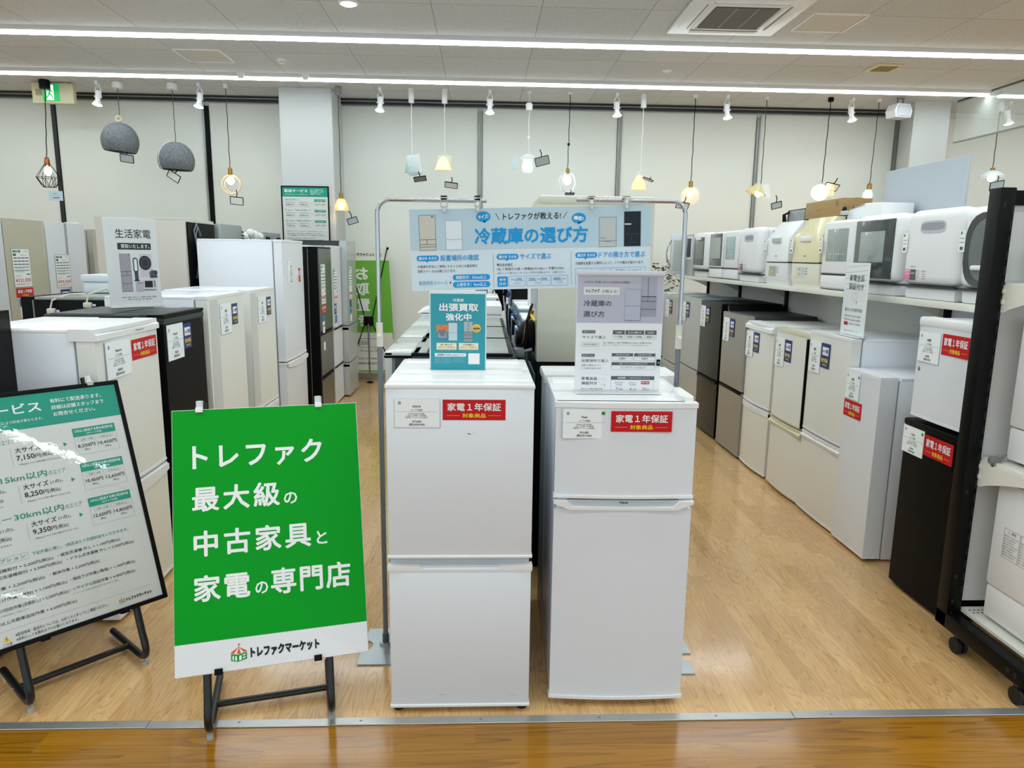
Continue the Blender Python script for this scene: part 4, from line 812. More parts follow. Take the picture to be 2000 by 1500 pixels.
m = MB(); m.box(-0.272, 0.272, 0.0, 0.6, 0.82, 0.866, CREAM, 0.012); m.build('lid', t)
m = MB(); m.box(-0.26, 0.26, 0.6, 0.606, 0.28, 0.8, mat('back_sheet', 'b5bcc0', 0.4, metal=0.4)); m.build('back_panel', t)
m = MB(); m.sphere((-0.1, 0.63, 0.12), 0.085, BLACKPL, 14, 10, (1, 0.8, 1.1)); m.tube([(-0.22, 0.62, 0.27), (-0.2, 0.65, 0.2), (-0.2, 0.66, 0.12), (-0.12, 0.68, 0.05)], 0.009, COPPER, 6); m.tube([(-0.15, 0.62, 0.3), (-0.25, 0.65, 0.22), (-0.23, 0.66, 0.08), (0.1, 0.66, 0.03)], 0.008, BLACKPL, 6); m.tube([(-0.25, 0.61, 0.22), (-0.23, 0.63, 0.25)], 0.007, YEL, 6); m.tube([(-0.25, 0.61, 0.62), (-0.24, 0.64, 0.5), (-0.25, 0.64, 0.3)], 0.01, WHITE2, 6); m.build('compressor', t)
m = MB(); m.tube([(-0.2, 0.62, 0.06), (-0.22, 0.7, 0.04), (-0.18, 0.722, 0.09), (-0.12, 0.715, 0.12)], 0.012, GREYPOLE, 6); m.box(-0.25, -0.17, 0.66, 0.725, 0.02, 0.07, GREYPOLE, 0.01); m.build('power_plug', t)
for i, (yy, z, lb, bm_) in enumerate(((4.75, 1.27, 'dark grey-topped refrigerator hidden behind the cream one, hinge block on top', 0), (5.42, 1.28, 'white refrigerator just past the dark-topped one behind the cream one', 1), (6.1, 1.31, 'white refrigerator in the middle of the hidden centre right row', 1), (6.8, 1.3, 'white refrigerator at the end of the centre right row before the black one', 1), (7.5, 1.43, 'black refrigerator with looped cables at the far end of the centre row', 2))):
    bd = (DKSIDE, WHITE, BLACKPL)[bm_]
    t = fridge(lb, RX, yy, RL, 0.58, 0.6, z, (0.55,), bd if bm_ != 1 else BACKBLUE, bd, group=GR, top=(GREYTOP, WHITE2, GREYTOP)[bm_], hinge='none', backbits=True)
    if bm_ == 0:
        m = MB(); m.box(-0.26, 0.0, 0.42, 0.6, z, z + 0.05, GREYTOP, 0.008); m.box(-0.28, -0.2, 0.45, 0.61, z - 0.01, z + 0.012, BLACKPL); m.build('hinge_cover', t)
    m = MB(); random.seed(20 + i)
    for k in range(3):
        x0 = -0.24 + 0.16 * k; m.tube([(x0, 0.615, z - 0.1), (x0 + 0.03, 0.66, z - 0.02), (x0 + 0.07, 0.66, z - 0.12), (x0 + 0.05, 0.64, z - 0.34), (x0 - 0.02, 0.63, z - 0.5)], 0.009, (BLACKPL, GREYPOLE, WHITE2)[k], 6)
    m.box(-0.27, -0.22, 0.62, 0.66, z - 0.12, z - 0.05, mat('blue_plug', '27508f', 0.4), 0.008)
    if bm_ == 2:
        for k in range(4): m.tube([(-0.29, 0.66 + 0.02 * k, z - 0.1), (-0.3, 0.62 + 0.03 * k, z + 0.08), (-0.3, 0.68 + 0.03 * k, z + 0.12), (-0.3, 0.7 + 0.02 * k, z - 0.05), (-0.29, 0.68, z - 0.25)], 0.01, BLACKPL, 6)
    m.build('power_cord', t)

# --- right row under the shelf (fronts to -X)
QX = 2.22; GQ = 'refrigerators in the right row'
SK = dict(group=GQ, dt=0.07)
t = fridge('white refrigerator farthest in the right row, half hidden by the white info stand', QX, 9.05, RB, 0.48, 0.6, 1.29, (0.5,), WHITE, WHITE, **SK); navy_label(t, 0.05, 1.25, 0.11, 0.15)
def lab(t, W, H, blk=False, pw=0.15, ph=0.26, nx=None, y=-0.002):
    price_card(t, -W / 2 + 0.04, H - 0.05, pw, ph * 0.8, '冷蔵庫', '¥22,000', y, '¥24,200', holder=False); navy_label(t, -W / 2 + 0.05 + pw, H - 0.05, 0.115, 0.16, y)
t = fridge('grey steel refrigerator behind the rack pole in the right row, second from the back', QX, 8.33, RB, 0.58, 0.6, 1.285, (0.51,), SILVER, STEEL, cap=SILVER, capo=0.001, grip='band', **SK); lab(t, 0.58, 1.285)
t = fridge('silver refrigerator with cut corner edge, left of the glossy black one', QX, 7.57, RB, 0.68, 0.62, 1.305, (0.57,), BACKBLUE, SILVER, cap=SILVER, capo=0.001, grip='band', bulge=0.012, hinge='none', **SK); lab(t, 0.68, 1.305)
t = fridge('glossy black refrigerator in the right row reflecting the room', QX, 6.9, RB, 0.62, 0.6, 1.31, (0.57,), BLACKPL, BLACKGLOSS, grip='dark', bulge=0.01, hinge='none', **SK); lab(t, 0.62, 1.31)
t = fridge('brown-grey stainless refrigerator between the black and the first white one', QX, 6.21, RB, 0.58, 0.62, 1.25, (0.59,), DKSIDE, STEELD, grip='dark', hinge='none', top=DKSIDE, **SK); lab(t, 0.58, 1.25)
t = fridge('rounded white refrigerator next to the stainless one in the right row', QX, 5.64, RB, 0.55, 0.6, 1.215, (0.55,), IVORY, IVORY, cap=WHITE2, grip='band', bulge=0.02, hinge='none', **SK); lab(t, 0.55, 1.19)
m = MB(); m.prism([(-0.006, 1.16), (-0.004, 1.19), (0.03, 1.218), (0.12, 1.218), (0.12, 1.16)], 0, -0.277, 0.277, WHITE2); m.build('door_cap', t)
t = fridge('glossy white refrigerator with a yellowed door edge, middle of the white ones at right', QX, 5.03, RB, 0.56, 0.62, 1.215, (0.545,), IVORY, IVORY, cap=mat('yellowed_trim', 'd9d3b8', 0.3), grip='lip', bulge=0.018, hinge='none', **SK); lab(t, 0.56, 1.2, y=0.0)
m = MB(); m.box(0.268, 0.278, -0.004, 0.04, 0.56, 1.19, BLACKPL); m.build('door_edge', t)
t = fridge('white refrigerator with the narrow warranty card stand on its top', QX, 4.466, RB, 0.546, 0.6, 1.255, (0.575,), WHITE, IVORY, cap=WHITE2, capo=0.002, grip='lip', bulge=0.008, hinge='none', **SK); lab(t, 0.55, 1.245)
t = fridge('slim white upright freezer with a red label, in front of the last white fridge', QX - 0.01, 3.995, RB, 0.375, 0.55, 1.085, (), WHITE, WHITE, name='freezer', cat='freezer', group=GQ, dt=0.1, hinge='none', cap=WHITE2, capo=0.001)
price_card(t, -0.175, 1.07, 0.155, 0.16, '冷凍庫', '¥15,000', -0.001, '¥16,500', True); red_label(t, -0.18, 0.9, 0.2, 0.1)
t = fridge('matte black compact refrigerator on the floor with a small white one on top', QX + 0.0, 3.337, RB, 0.46, 0.5, 0.905, (), BLACKPL, BLACKPL, name='compact_refrigerator', group=GQ, dt=0.06, hinge='none', bulge=0.01, top=BLACKPL)
m = MB(); m.box(-0.232, 0.232, -0.004, 0.08, 0.885, 0.922, BLACKPL, 0.012); m.build('door_cap', t)
price_card(t, -0.222, 0.885, 0.175, 0.14, 'AQUA', '¥9,000', 0.0, '¥9,900', True, False); red_label(t, -0.04, 0.875, 0.22, 0.105, -0.001)
t = fridge('small white one-door refrigerator stacked on the matte black one', QX - 0.005, 3.305, RB, 0.44, 0.46, 0.515, (), WHITE, WHITE, name='compact_refrigerator', group=GQ, dt=0.05, hinge='none', z0=0.931, feet=True, foot=0.004, cap=WHITE2, capo=0.001, bulge=0.006)
m = MB(); m.box(-0.222, 0.222, -0.004, 0.08, 0.475, 0.522, WHITE2, 0.012); m.build('door_cap', t)
price_card(t, -0.2, 0.45, 0.165, 0.15, '冷蔵庫', '¥4,900', 0.0, '¥5,390'); red_label(t, -0.02, 0.455, 0.2, 0.1, -0.001)
m = MB(); m.frame(-0.195, 0.27, 0.003, 0.001); m.rect(0, 0, 14, 8, GRY); m.rect(0, 10, 16, 20, DGR); m.build('small_sticker', t)

# ------------------------------------------------------------------ shelving over the right row
t = thing('shelving_unit', 'long cream shelf on black slotted uprights above the right row of refrigerators', 'shelving', (2.93, 3.2, 0))
for yy in (0.0, 1.12, 2.3, 3.5, 4.75, 5.9):
    m = MB(); m.box(-0.06, 0.0, yy - 0.022, yy + 0.022, 0, 1.95, BLACK, 0.003)
    for k in range(24): m.box(-0.0615, -0.059, yy - 0.006, yy + 0.006, 0.3 + 0.065 * k, 0.325 + 0.065 * k, RUBBER)
    m.build('upright', t)
    m = MB(); n = 8
    pts = [(-0.06, 1.485), (-0.06, 1.37)] + [(-0.1 - 0.32 * i / n, 1.39 + 0.085 * sin(pi / 2 * i / n)) for i in range(n + 1)] + [(-0.44, 1.485)]
    m.prism([(a, b) for a, b in pts], 1, yy + 0.024, yy + 0.03, RACKWHITE); m.build('bracket', t)
for i in range(5):
    y0 = (0.0, 1.12, 2.3, 3.5, 4.75)[i]; y1 = (1.12, 2.3, 3.5, 4.75, 5.9)[i]
    m = MB(); m.box(-0.48, -0.06, y0 + 0.002, y1 - 0.002, 1.5, 1.515, RACKWHITE); m.box(-0.485, -0.465, y0 + 0.002, y1 - 0.002, 1.478, 1.517, RACKWHITE, 0.004)
    k = int((y1 - y0) / 0.03)
    for j in range(k): m.box(-0.44, -0.425, y0 + 0.02 + j * 0.03, y0 + 0.036 + j * 0.03, 1.5149, 1.5155, GREYPANEL)
    m.build('shelf', t)
    m = MB(); m.box(-0.035, -0.015, y0 + 0.024, y1 - 0.024, 0.1, 1.9, PANELWHITE); m.build('back_panel', t)
# grey board standing on the shelf
m = MB(); m.box(-0.008, 0.008, -0.44, 0.44, 0, 0.83, BOARDGREY, 0.002, 1); o = m.build('grey_board', None, (2.858, 4.68, 1.516)); tag(o, 'plain light grey board standing upright behind the small dishwashers', 'board')

GD = 'small dishwashers on the shelf'
def washer(label, y, W, H, kind, D=0.37, x=2.47, sticker=True):
    t = thing('countertop_dishwasher', label, 'dishwasher', (x, y, 1.516), RB, GD); h = W / 2
    if kind in ('round', 'blackwin', 'oval', 'framewin'):
        m = MB(); m.box(-h + 0.006, h - 0.006, 0.02, D, 0.012, H, WHITE2, 0.05, 4); m.build('body', t)
        m = MB(); m.prism([(-h + 0.02, 0.0), (-h + 0.02, D - 0.04), (h - 0.02, D - 0.04), (h - 0.02, 0.0)], 2, 0.0, 0.07, WHITE2, 0.012); m.build('base', t)
        m = MB(); m.box(-h, h, -0.03, 0.1, 0.075, H + 0.004, WHITE2, 0.055, 5); d = m.build('door', t)
        m = MB(); m.box(-h + 0.01, h - 0.003, -0.022, 0.1, 0.066, 0.076, DKSIDE, 0.003); m.box(h - 0.0005, h + 0.0012, 0.098, 0.104, 0.08, H - 0.03, DKSIDE); m.build('door_seam', t)
        m = MB()
        if kind == 'round':
            m.T = Matrix.Translation((0.02, 0, H - 0.095)); m.prism([(0.11 * math.copysign(abs(cos(2 * pi * i / 32)) ** 0.4, cos(2 * pi * i / 32)), 0.034 * math.copysign(abs(sin(2 * pi * i / 32)) ** 0.6, sin(2 * pi * i / 32))) for i in range(32)], 1, -0.0315, -0.022, mat('grip_recess_shade', 'c3c4cd', 0.4)); m.prism([(0.1 * math.copysign(abs(cos(2 * pi * i / 32)) ** 0.4, cos(2 * pi * i / 32)), 0.004 - 0.02 * math.copysign(abs(sin(2 * pi * i / 32)) ** 0.6, sin(2 * pi * i / 32))) for i in range(32)], 1, -0.0322, -0.03, mat('grip_recess_shade_deep', '9c9da8', 0.5)); m.T = None; m.build('door_grip', d)  # no hollow here: the recess shading is painted as two flat grey insets
            m = MB(); m.frame(-h + 0.03, 0.17, -0.0305, 0.001); PK = ink('e87fae'); m.rect(8, 6, 62, 64, PK, 1); m.rect(66, 6, 116, 64, DGR, 1); m.tfit('工事不要', 14, 24, 56, 38, W_); m.tfit('2WAY', 72, 20, 110, 34, W_); m.rect(14, 12, 56, 16, W_, 2); m.rect(72, 48, 110, 52, GRY, 2)
            for i in range(4): m.rect(122, 12 + 12 * i, 150, 15 + 12 * i, GRY, 1)
            m.tfit('siroca', 170, 8, 210, 18, DGR); m.rect(176, 28, 206, 31, GRY); m.rect(176, 40, 210, 43, GRY); m.rect(176, 52, 206, 55, GRY); m.tfit('SS-M151', 66, -14, 112, -6, DGR); m.build('sticker', t)
        elif kind == 'blackwin':
            m.box(-h + 0.03, h - 0.03, -0.0335, -0.02, 0.1, H - 0.03, DKGREY, 0.02, 3); m.build('glass_front', d)
            m = MB(); m.box(-h * 0.62, h * 0.52, -0.035, -0.03, 0.2, H - 0.1, WINLIGHT, 0.004); m.build('window', d)
            m = MB(); m.frame(-h + 0.06, H - 0.045, -0.0337, 0.001); m.rect(0, 2, 36, 7, GRY); m.oval(160, 330, 12, 12, GRY, 1); m.oval(160, 330, 10, 10, ink('3f4344'), 2); m.build('control_marks', d)
        elif kind == 'oval':
            n = 24; m.T = Matrix.Translation((0.02, 0, H * 0.56)); m.prism([(0.19 * math.copysign(abs(cos(2 * pi * i / n)) ** 0.6, cos(2 * pi * i / n)), 0.185 * math.copysign(abs(sin(2 * pi * i / n)) ** 0.75, sin(2 * pi * i / n))) for i in range(n)], 1, -0.036, -0.02, DKGREY); m.T = None; m.build('window_rim', d)
            m = MB(); m.T = Matrix.Translation((0.03, 0, H * 0.56)); m.prism([(0.155 * math.copysign(abs(cos(2 * pi * i / n)) ** 0.7, cos(2 * pi * i / n)), 0.155 * math.copysign(abs(sin(2 * pi * i / n)) ** 0.8, sin(2 * pi * i / n))) for i in range(n)], 1, -0.038, -0.03, WINGLASS); m.build('window', d)
            m = MB(); m.box(-0.08, 0.1, -0.06, -0.03, 0.17, 0.195, WHITE2, 0.01); m.build('door_grip', d)
        else:
            m.box(-h + 0.05, h - 0.09, -0.0335, -0.02, 0.13, H - 0.05, DKGREY, 0.012); m.build('window_rim', d)
            m = MB(); m.box(-h + 0.08, h - 0.12, -0.035, -0.03, 0.2, H - 0.09, WINGLASS, 0.004); m.build('window', d); m = MB(); m.box(-0.1, 0.06, -0.055, -0.03, H - 0.085, H - 0.055, WHITE2, 0.008); m.build('door_grip', d)
    elif kind in ('window', 'darkframe'):
        m = MB(); m.box(-h, h, 0.015, D, 0.0, H, WHITE2, 0.02, 3); m.build('body', t)
        m = MB(); m.box(-h + 0.002, h - 0.002, -0.012, 0.02, 0.115, H - 0.012, WHITE2, 0.012, 3); d = m.build('door', t)
        m = MB(); m.box(-h + 0.002, h - 0.002, -0.01, 0.03, 0.012, 0.105, WHITE2, 0.012, 3); m.build('lower_panel', t)
        m = MB(); m.box(-h + 0.01, h - 0.01, -0.006, 0.02, 0.104, 0.116, DKSIDE); m.build('door_seam', t)
        if kind == 'darkframe':
            m = MB(); m.box(-h + 0.02, h - 0.02, -0.0145, 0.0, 0.13, H - 0.02, DKGREY, 0.006); m.build('glass_front', d); m = MB(); m.box(-h + 0.06, h - 0.06, -0.0165, -0.012, 0.21, H - 0.06, WINLIGHT); m.frame(0, 0.18, -0.015, 0.001); m.rect(-14, 2, 14, 7, GRY); m.build('window', d)
        else:
            m = MB(); m.box(-h + 0.065, h - 0.085, -0.0145, 0.0, 0.2, H - 0.06, WINLIGHT if W > 0.42 else WINBLUE, 0.004); m.build('window', d)
            m = MB()
            for i in range(5): m.tube([(-h * 0.5 + 0.035 * i, -0.0155, 0.22), (-h * 0.5 + 0.035 * i, -0.0155, 0.29)], 0.0012, WHITE2, 4)
            m.tube([(-h * 0.55, -0.0155, 0.25), (h * 0.5, -0.0155, 0.25)], 0.0014, WHITE2, 4); m.build('rack_wires', d)
    elif kind in ('slant', 'slantc'):
        up_ = BUTTER if kind == 'slantc' else WHITE2; lo = mat('warm_white_plastic', 'ece9dc', 0.3) if kind == 'slantc' else WHITE2
        m = MB(); m.prism([(0.01, 0.0), (0.0, 0.03), (-0.012, 0.06), (-0.012, 0.18), (D, 0.18), (D, 0.0)], 0, -h, h, lo, 0.0); m.build('base', t)
        m = MB(); m.prism([(-0.02, 0.19), (-0.02, 0.375), (0.09, H), (D, H), (D, 0.19)], 0, -h + 0.002, h - 0.002, up_, 0.012); d = m.build('door', t)
        m = MB(); m.box(-h + 0.01, h - 0.01, -0.008, 0.03, 0.178, 0.192, DKSIDE); m.build('door_seam', t)
        m = MB(); m.box(-h * 0.36, h * 0.36, -0.036, -0.014, 0.345, 0.385, mat('grip_silver', 'b9bcb8', 0.35) if kind == 'slant' else WHITE2, 0.006); m.build('door_grip', d)
        m = MB(); m.frame(-h * 0.66, 0.155, -0.0125, 0.001); m.rect(0, 0, 150, 88, ink('b9b5a8') if kind == 'slant' else ink('cfd3d0'), 1); m.oval(62, 58, 15, 15, YEL, 2); m.oval(62, 58, 10, 10, ink('c9a84a'), 3)
        for i in range(3): m.rect(110, 20 + 14 * i, 128, 24 + 14 * i, DGR, 2); m.rect(160, 8 + 20 * i, 200, 12 + 20 * i, DGR, 1); m.rect(160, 16 + 20 * i, 190, 18 + 20 * i, GRY, 1)
        m.rect(44, 16, 78, 21, DGR, 2); m.build('control_panel', t)
        m = MB(); m.frame(-0.025, 0.24, -0.0205, 0.001); m.poly([(0, 0), (40, 0), (38, 6), (2, 6)], ink('6b5a48') if kind == 'slantc' else DGR, 1); m.build('badge', d)
    for fx in (-1, 1):
        m = MB(); m.cyl((fx * (h - 0.06), 0.08, 0.0), (fx * (h - 0.06), 0.08, 0.012), 0.016, RUBBER, 10); m.build('foot', t)
    if sticker:
        m = MB(); m.box(-h - 0.0, -h + 0.045, -0.037, -0.0335, 0.26, 0.37, TAGW); m.frame(-h, 0.37, -0.037, 0.001); m.rect(6, 8, 20, 22, ink('4f9a5a'), 1); m.rect(6, 40, 38, 44, GRY); m.rect(6, 60, 38, 64, GRY); m.rect(10, 84, 34, 100, DGR); m.build('price_card', t)
    return t
t = thing('display_refrigerator', 'small silver-white cabinet with its glass door standing open at the far shelf end', 'refrigerator', (2.47, 8.72, 1.516), RB)
m = MB(); m.box(-0.04, 0.28, 0.0, 0.4, 0.0, 0.49, SILVER, 0.012); m.build('body', t)
m = MB(); m.box(0.03, 0.25, -0.012, 0.002, 0.19, 0.46, WHITE2, 0.006); d = m.build('inner_door', t); m = MB(); m.box(0.055, 0.225, -0.016, -0.01, 0.22, 0.44, DKSIDE, 0.004); m.box(0.06, 0.075, -0.035, -0.012, 0.33, 0.42, WHITE2, 0.005); m.build('window', d)
m = MB(); m.box(-0.075, -0.04, -0.18, 0.0, 0.01, 0.5, BLUEWHITE, 0.01); m.box(-0.04, -0.032, -0.15, -0.03, 0.06, 0.42, GLASSTOP); d = m.build('open_door', t)
m = MB(); m.tube([(-0.05, -0.175, 0.42), (-0.05, -0.22, 0.34), (-0.05, -0.235, 0.26), (-0.05, -0.22, 0.18), (-0.05, -0.175, 0.1)], 0.009, CHROME, 8); m.build('door_handle', d)
washer('white countertop dishwasher with a black framed window, beside the open glass door cabinet', 8.09, 0.52, 0.49, 'framewin', sticker=False)
washer('white countertop dishwasher with charcoal framed glass door, far part of the shelf', 7.57, 0.43, 0.485, 'darkframe', sticker=False)
washer('white countertop dishwasher with pale blue window, left of the smaller rounded one', 7.11, 0.42, 0.485, 'window', sticker=False)
washer('rounded white countertop dishwasher with pink sticker in the middle of the shelf', 6.6, 0.5, 0.49, 'round', sticker=False)
washer('white countertop dishwasher with slanted top, left of the yellowed one', 5.96, 0.46, 0.52, 'slant')
washer('yellowed cream countertop dishwasher with slanted top and silver grip', 5.42, 0.47, 0.525, 'slantc')
washer('white countertop dishwasher with a large grey window behind the narrow card stand', 4.94, 0.45, 0.485, 'window')
washer('white countertop dishwasher with charcoal glass door and bright window', 4.45, 0.5, 0.49, 'blackwin', sticker=False)
washer('rounded white countertop dishwasher with pink sticker, nearest big one beside the black upright', 3.88, 0.48, 0.49, 'round')
washer('white countertop dishwasher with dark oval window partly behind the black upright', 3.41, 0.42, 0.48, 'oval')
t = thing('appliance', 'black and silver appliance seen from the back on top of the slanted white dishwasher', 'appliance', (2.62, 6.1, 2.04), RB)
m = MB(); m.box(-0.25, 0.25, 0.06, 0.24, 0.0, 0.11, BLACKPL, 0.01); m.build('body', t); m = MB(); m.box(-0.18, 0.12, 0.045, 0.062, 0.01, 0.1, mat('sheet_metal', '9ba3a2', 0.4, metal=0.4), 0.012); m.build('back_panel', t)
m = MB()
for k in range(3): m.tube([(-0.2 + 0.02 * k, 0.05, 0.09), (-0.24 + 0.02 * k, 0.02, 0.07), (-0.23 + 0.03 * k, 0.02, 0.01)], 0.007, BLACKPL, 6)
m.build('power_cord', t)
t = thing('cardboard_box', 'flat brown cardboard box on top of the yellowed dishwasher', 'box', (2.6, 5.51, 2.047), RB)
m = MB(); m.box(-0.3, 0.3, 0.0, 0.22, 0.0, 0.125, CARDB, 0.003); m.build('carton', t); m = MB(); m.box(-0.302, 0.302, 0.09, 0.13, 0.124, 0.127, mat('packing_tape', 'b99a63', 0.35)); m.frame(0.2, 0.11, -0.0, 0.001); m.rect(0, 0, 40, 40, ink('8d7347')); m.rect(-300, 50, -240, 60, ink('8d7347')); m.build('tape', t)
t = thing('wrapped_appliance', 'white appliance wrapped with a coiled black cord lying beside the cardboard box', 'appliance', (2.58, 4.9, 2.012), RB)
m = MB(); m.prism([(-0.24, 0.0), (-0.21, 0.075), (0.0, 0.1), (0.22, 0.09), (0.22, 0.0)], 1, 0.02, 0.24, WHITE2, 0.012)
for i in range(9): m.box(-0.19 + i * 0.022, -0.178 + i * 0.022, 0.017, 0.021, 0.066 + i * 0.0026, 0.071 + i * 0.0026, DKSIDE)
m.build('body', t); m = MB(); m.tube([(-0.27 + 0.05 * cos(k * 0.9), 0.0 + 0.01 * k, 0.05 + 0.04 * sin(k * 0.9)) for k in range(16)], 0.008, BLACKPL, 6); m.box(-0.24, -0.16, -0.03, 0.0, 0.03, 0.06, GREYGRIP, 0.01); m.build('power_cord', t)

# narrow card stand on the last white refrigerator
def stand_card(name, label, cat, loc, rz, w, h, draw, base=0.05, lean=0.0, ty=0.003):
    t = thing(name, label, cat, loc, rz)
    m = MB(); m.T = Matrix.Rotation(-lean, 4, 'X'); m.box(-w / 2, w / 2, 0.0, ty, 0.006, h, CARD); m.T = None; p = m.build('card', t, rot=None)
    m = MB(); m.frame(-w / 2, h, 0.0, 0.001); draw(m); m.build('print', t)
    m = MB(); m.box(-w / 2 - 0.004, w / 2 + 0.004, -0.0055, -0.0035, 0.004, h + 0.004, CLEAR); m.build('acrylic_cover', t)
    m = MB(); m.box(-w / 2 - 0.004, w / 2 + 0.004, -base, base, 0.0, 0.004, CLEARP, 0.001, 1); m.build('foot_plate', t)
    return t
def draw_narrow(m):
    s = 280 / 100; mm = lambda *a: [v for v in a]
    K2 = ink('3d3f42')
    for i in range(5): m.line((10, 30 + 35 * i), (270, 12 + 30 * i), 6, ink('d9dcdf'), 1)
    m.tfit('家電全品', 62, 72, 236, 112, K2, 0.01); m.tfit('保証付き', 62, 126, 236, 166, K2, 0.01)
    heart(m, 142, 208, 34, ink('d7a9ad'))
    m.tfit('最大12ヶ月の動作保証', 40, 278, 246, 300, K2)
    for i in range(3): m.tfit(('家電 3,000円以上の商品 7日間保証', '家電 5,000円以上の商品 6ヶ月間保証', '対象商品に 12ヶ月間保証')[i], 44 if i < 2 else 100, 322 + 24 * i, 236, 334 + 24 * i, DGR)
    m.rect(40, 366, 88, 388, RED, 1); m.tfit('※保証内容の詳細は店内スタッフまで', 48, 416, 220, 424, GRY)
def heart(m, cu, cv, r, mt):
    pts = [(cu + r * (16 * sin(a) ** 3) / 17, cv - r * (13 * cos(a) - 5 * cos(2 * a) - 2 * cos(3 * a) - cos(4 * a)) / 15) for a in [2 * pi * i / 40 for i in range(40)]]
    for i in range(40): m.line(pts[i], pts[(i + 1) % 40], r * 0.06, mt, 1)
    m.oval(cu + r * 0.8, cv + r * 1.0, r * 0.2, r * 0.3, mt, 1)
stand_card('card_stand', 'narrow white warranty card stand with a pink heart on top of a white refrigerator', 'sign', (2.3, 4.345, 1.262), RB, 0.285, 0.45, draw_narrow, 0.04)

# ------------------------------------------------------------------ black rolling rack at the right edge (open towards the camera)
t = thing('rolling_rack', 'black framed rolling display rack with cream shelves at the right picture edge', 'shelving', (2.115, 2.92, 0))
for xx in (0.0, 1.15):
    m = MB(); m.box(xx, xx + 0.066, 0.0, 0.075, 0.08, 2.03, BLACK, 0.005)
    for k in range(28): m.box(xx + 0.052, xx + 0.06, -0.0008, 0.002, 0.25 + k * 0.062, 0.285 + k * 0.062, RUBBER)
    for z in (0.14, 0.2, 0.32, 0.72, 1.95): m.box(xx + 0.014, xx + 0.026, -0.0008, 0.002, z, z + 0.02, RUBBER)
    m.build('upright', t)
    m = MB(); m.box(xx, xx + 0.066, -0.47, 0.075, 0.08, 0.15, BLACK, 0.004)
    for yy in (-0.44, -0.4): m.box(xx - 0.001, xx + 0.001, yy, yy + 0.018, 0.105, 0.125, RUBBER)
    m.build('base_beam', t)
    for yy in (-0.06, -0.43):
        m = MB(); m.cyl((xx + 0.033, yy, 0.07), (xx + 0.033, yy, 0.082), 0.022, ZINC, 14)
        c = m.build('caster', t); m = MB()
        for dx in (-0.02, 0.008): m.cyl((xx + 0.02 + dx, yy - 0.012, 0.036), (xx + 0.034 + dx, yy - 0.012, 0.036), 0.035, RUBBER, 20)
        m.box(xx + 0.018, xx + 0.036, yy - 0.036, yy + 0.026, 0.036, 0.078, BLACKPL, 0.008); m.build('wheel', c)
m = MB(); m.box(0.066, 1.15, 0.02, 0.06, 1.96, 2.02, BLACK); m.build('cross_bar', t)
m = MB(); m.box(0.066, 1.15, 0.022, 0.06, 0.12, 0.154, BLACK); m.build('cross_bar', t)
m = MB(); m.box(0.068, 1.148, 0.03, 0.045, 0.2, 1.96, PANELWHITE); m.build('back_panel', t)
for z, dp in ((0.175, 0.45), (0.885, 0.42), (1.645, 0.42)):
    m = MB(); m.box(0.07, 1.146, -dp, 0.02, z - 0.018, z, RACKWHITE, 0.002, 1); m.box(0.07, 1.146, -dp - 0.012, -dp + 0.004, z - 0.035, z + 0.001, RACKWHITE, 0.003)
    for k in range(5):
        for j in range(2): m.box(0.09 + 0.02 * k, 0.1 + 0.02 * k, -0.02 - 0.025 * j, -0.012 - 0.025 * j, z - 0.0001, z + 0.0004, DKSIDE)
    m.build('shelf', t)
    if z > 0.5:
        n = 8; m = MB()
        m.prism([(0.0, z - 0.012), (0.0, z - 0.125), (-0.02, z - 0.125)] + [(-0.05 - (dp - 0.08) * i / n, z - 0.11 + 0.07 * sin(pi / 2 * i / n)) for i in range(n + 1)] + [(-dp, z - 0.012)], 0, 0.062, 0.068, RACKWHITE)
        for k in (0.03, 0.075): m.box(0.058, 0.068, -0.012, 0.0, z - 0.11 + k - 0.01, z - 0.11 + k + 0.008, RACKWHITE)
        m.build('bracket', t)
def wbox(label, x, y0, y1, z0, z1, w, lid, sticker):
    t = thing('white_appliance', label, 'appliance', (x, 0, z0), 0, 'white appliances on the black rolling rack')
    h = z1 - z0
    m = MB(); m.box(0, w, y0, y1, 0.012, h * lid, WHITE2, 0.012); m.build('body', t)
    m = MB(); m.box(-0.004, w, y0 - 0.004, y1 + 0.004, h * lid + 0.002, h, WHITE2, 0.014); m.build('upper_cover', t)
    for yy in (y0 + 0.05, y1 - 0.05):
        m = MB(); m.cyl((0.05, yy, 0), (0.05, yy, 0.014), 0.018, RUBBER, 10); m.build('foot', t)
    if sticker:
        m = MB(); m.T = Matrix.Translation((-0.0045, y1 - 0.07, 0)) @ Matrix.Rotation(RB, 4, 'Z'); m.frame(0, h * sticker, 0, 0.001)
        m.outline(0, 0, 90, 130, 1.5, GRY, 1); m.outline(94, 0, 190, 130, 1.5, GRY, 1); m.tfit('⚠ 警告', 22, 6, 68, 20, DGR); m.tfit('⚠ 注意', 118, 6, 164, 20, DGR)
        for i in range(8): m.tfit('設置は水平で丈夫な場所に必ず行う', 5, 28 + 12 * i, 85 - (i % 3) * 12, 35 + 12 * i, DGR); m.tfit('給水ホースの接続を確認すること', 99, 28 + 12 * i, 184 - (i % 4) * 9, 35 + 12 * i, DGR)
        m.build('warning_sticker', t)
    return t
wbox('white appliance at the top right edge, on the upper shelf of the black rack', 2.245, 2.54, 2.85, 1.647, 2.06, 0.5, 0.55, 0)
wbox('white appliance with a caution sticker on the middle shelf of the black rack', 2.24, 2.42, 2.86, 0.887, 1.5, 0.5, 0.25, 0.62)
wbox('white appliance with a warning sticker on the bottom shelf of the black rack', 2.225, 2.44, 2.85, 0.177, 0.81, 0.55, 0.25, 0.7)
t = thing('power_plug', 'grey power plug with its cord hanging off the middle shelf of the black rack', 'power plug', (2.197, 2.86, 0.89))
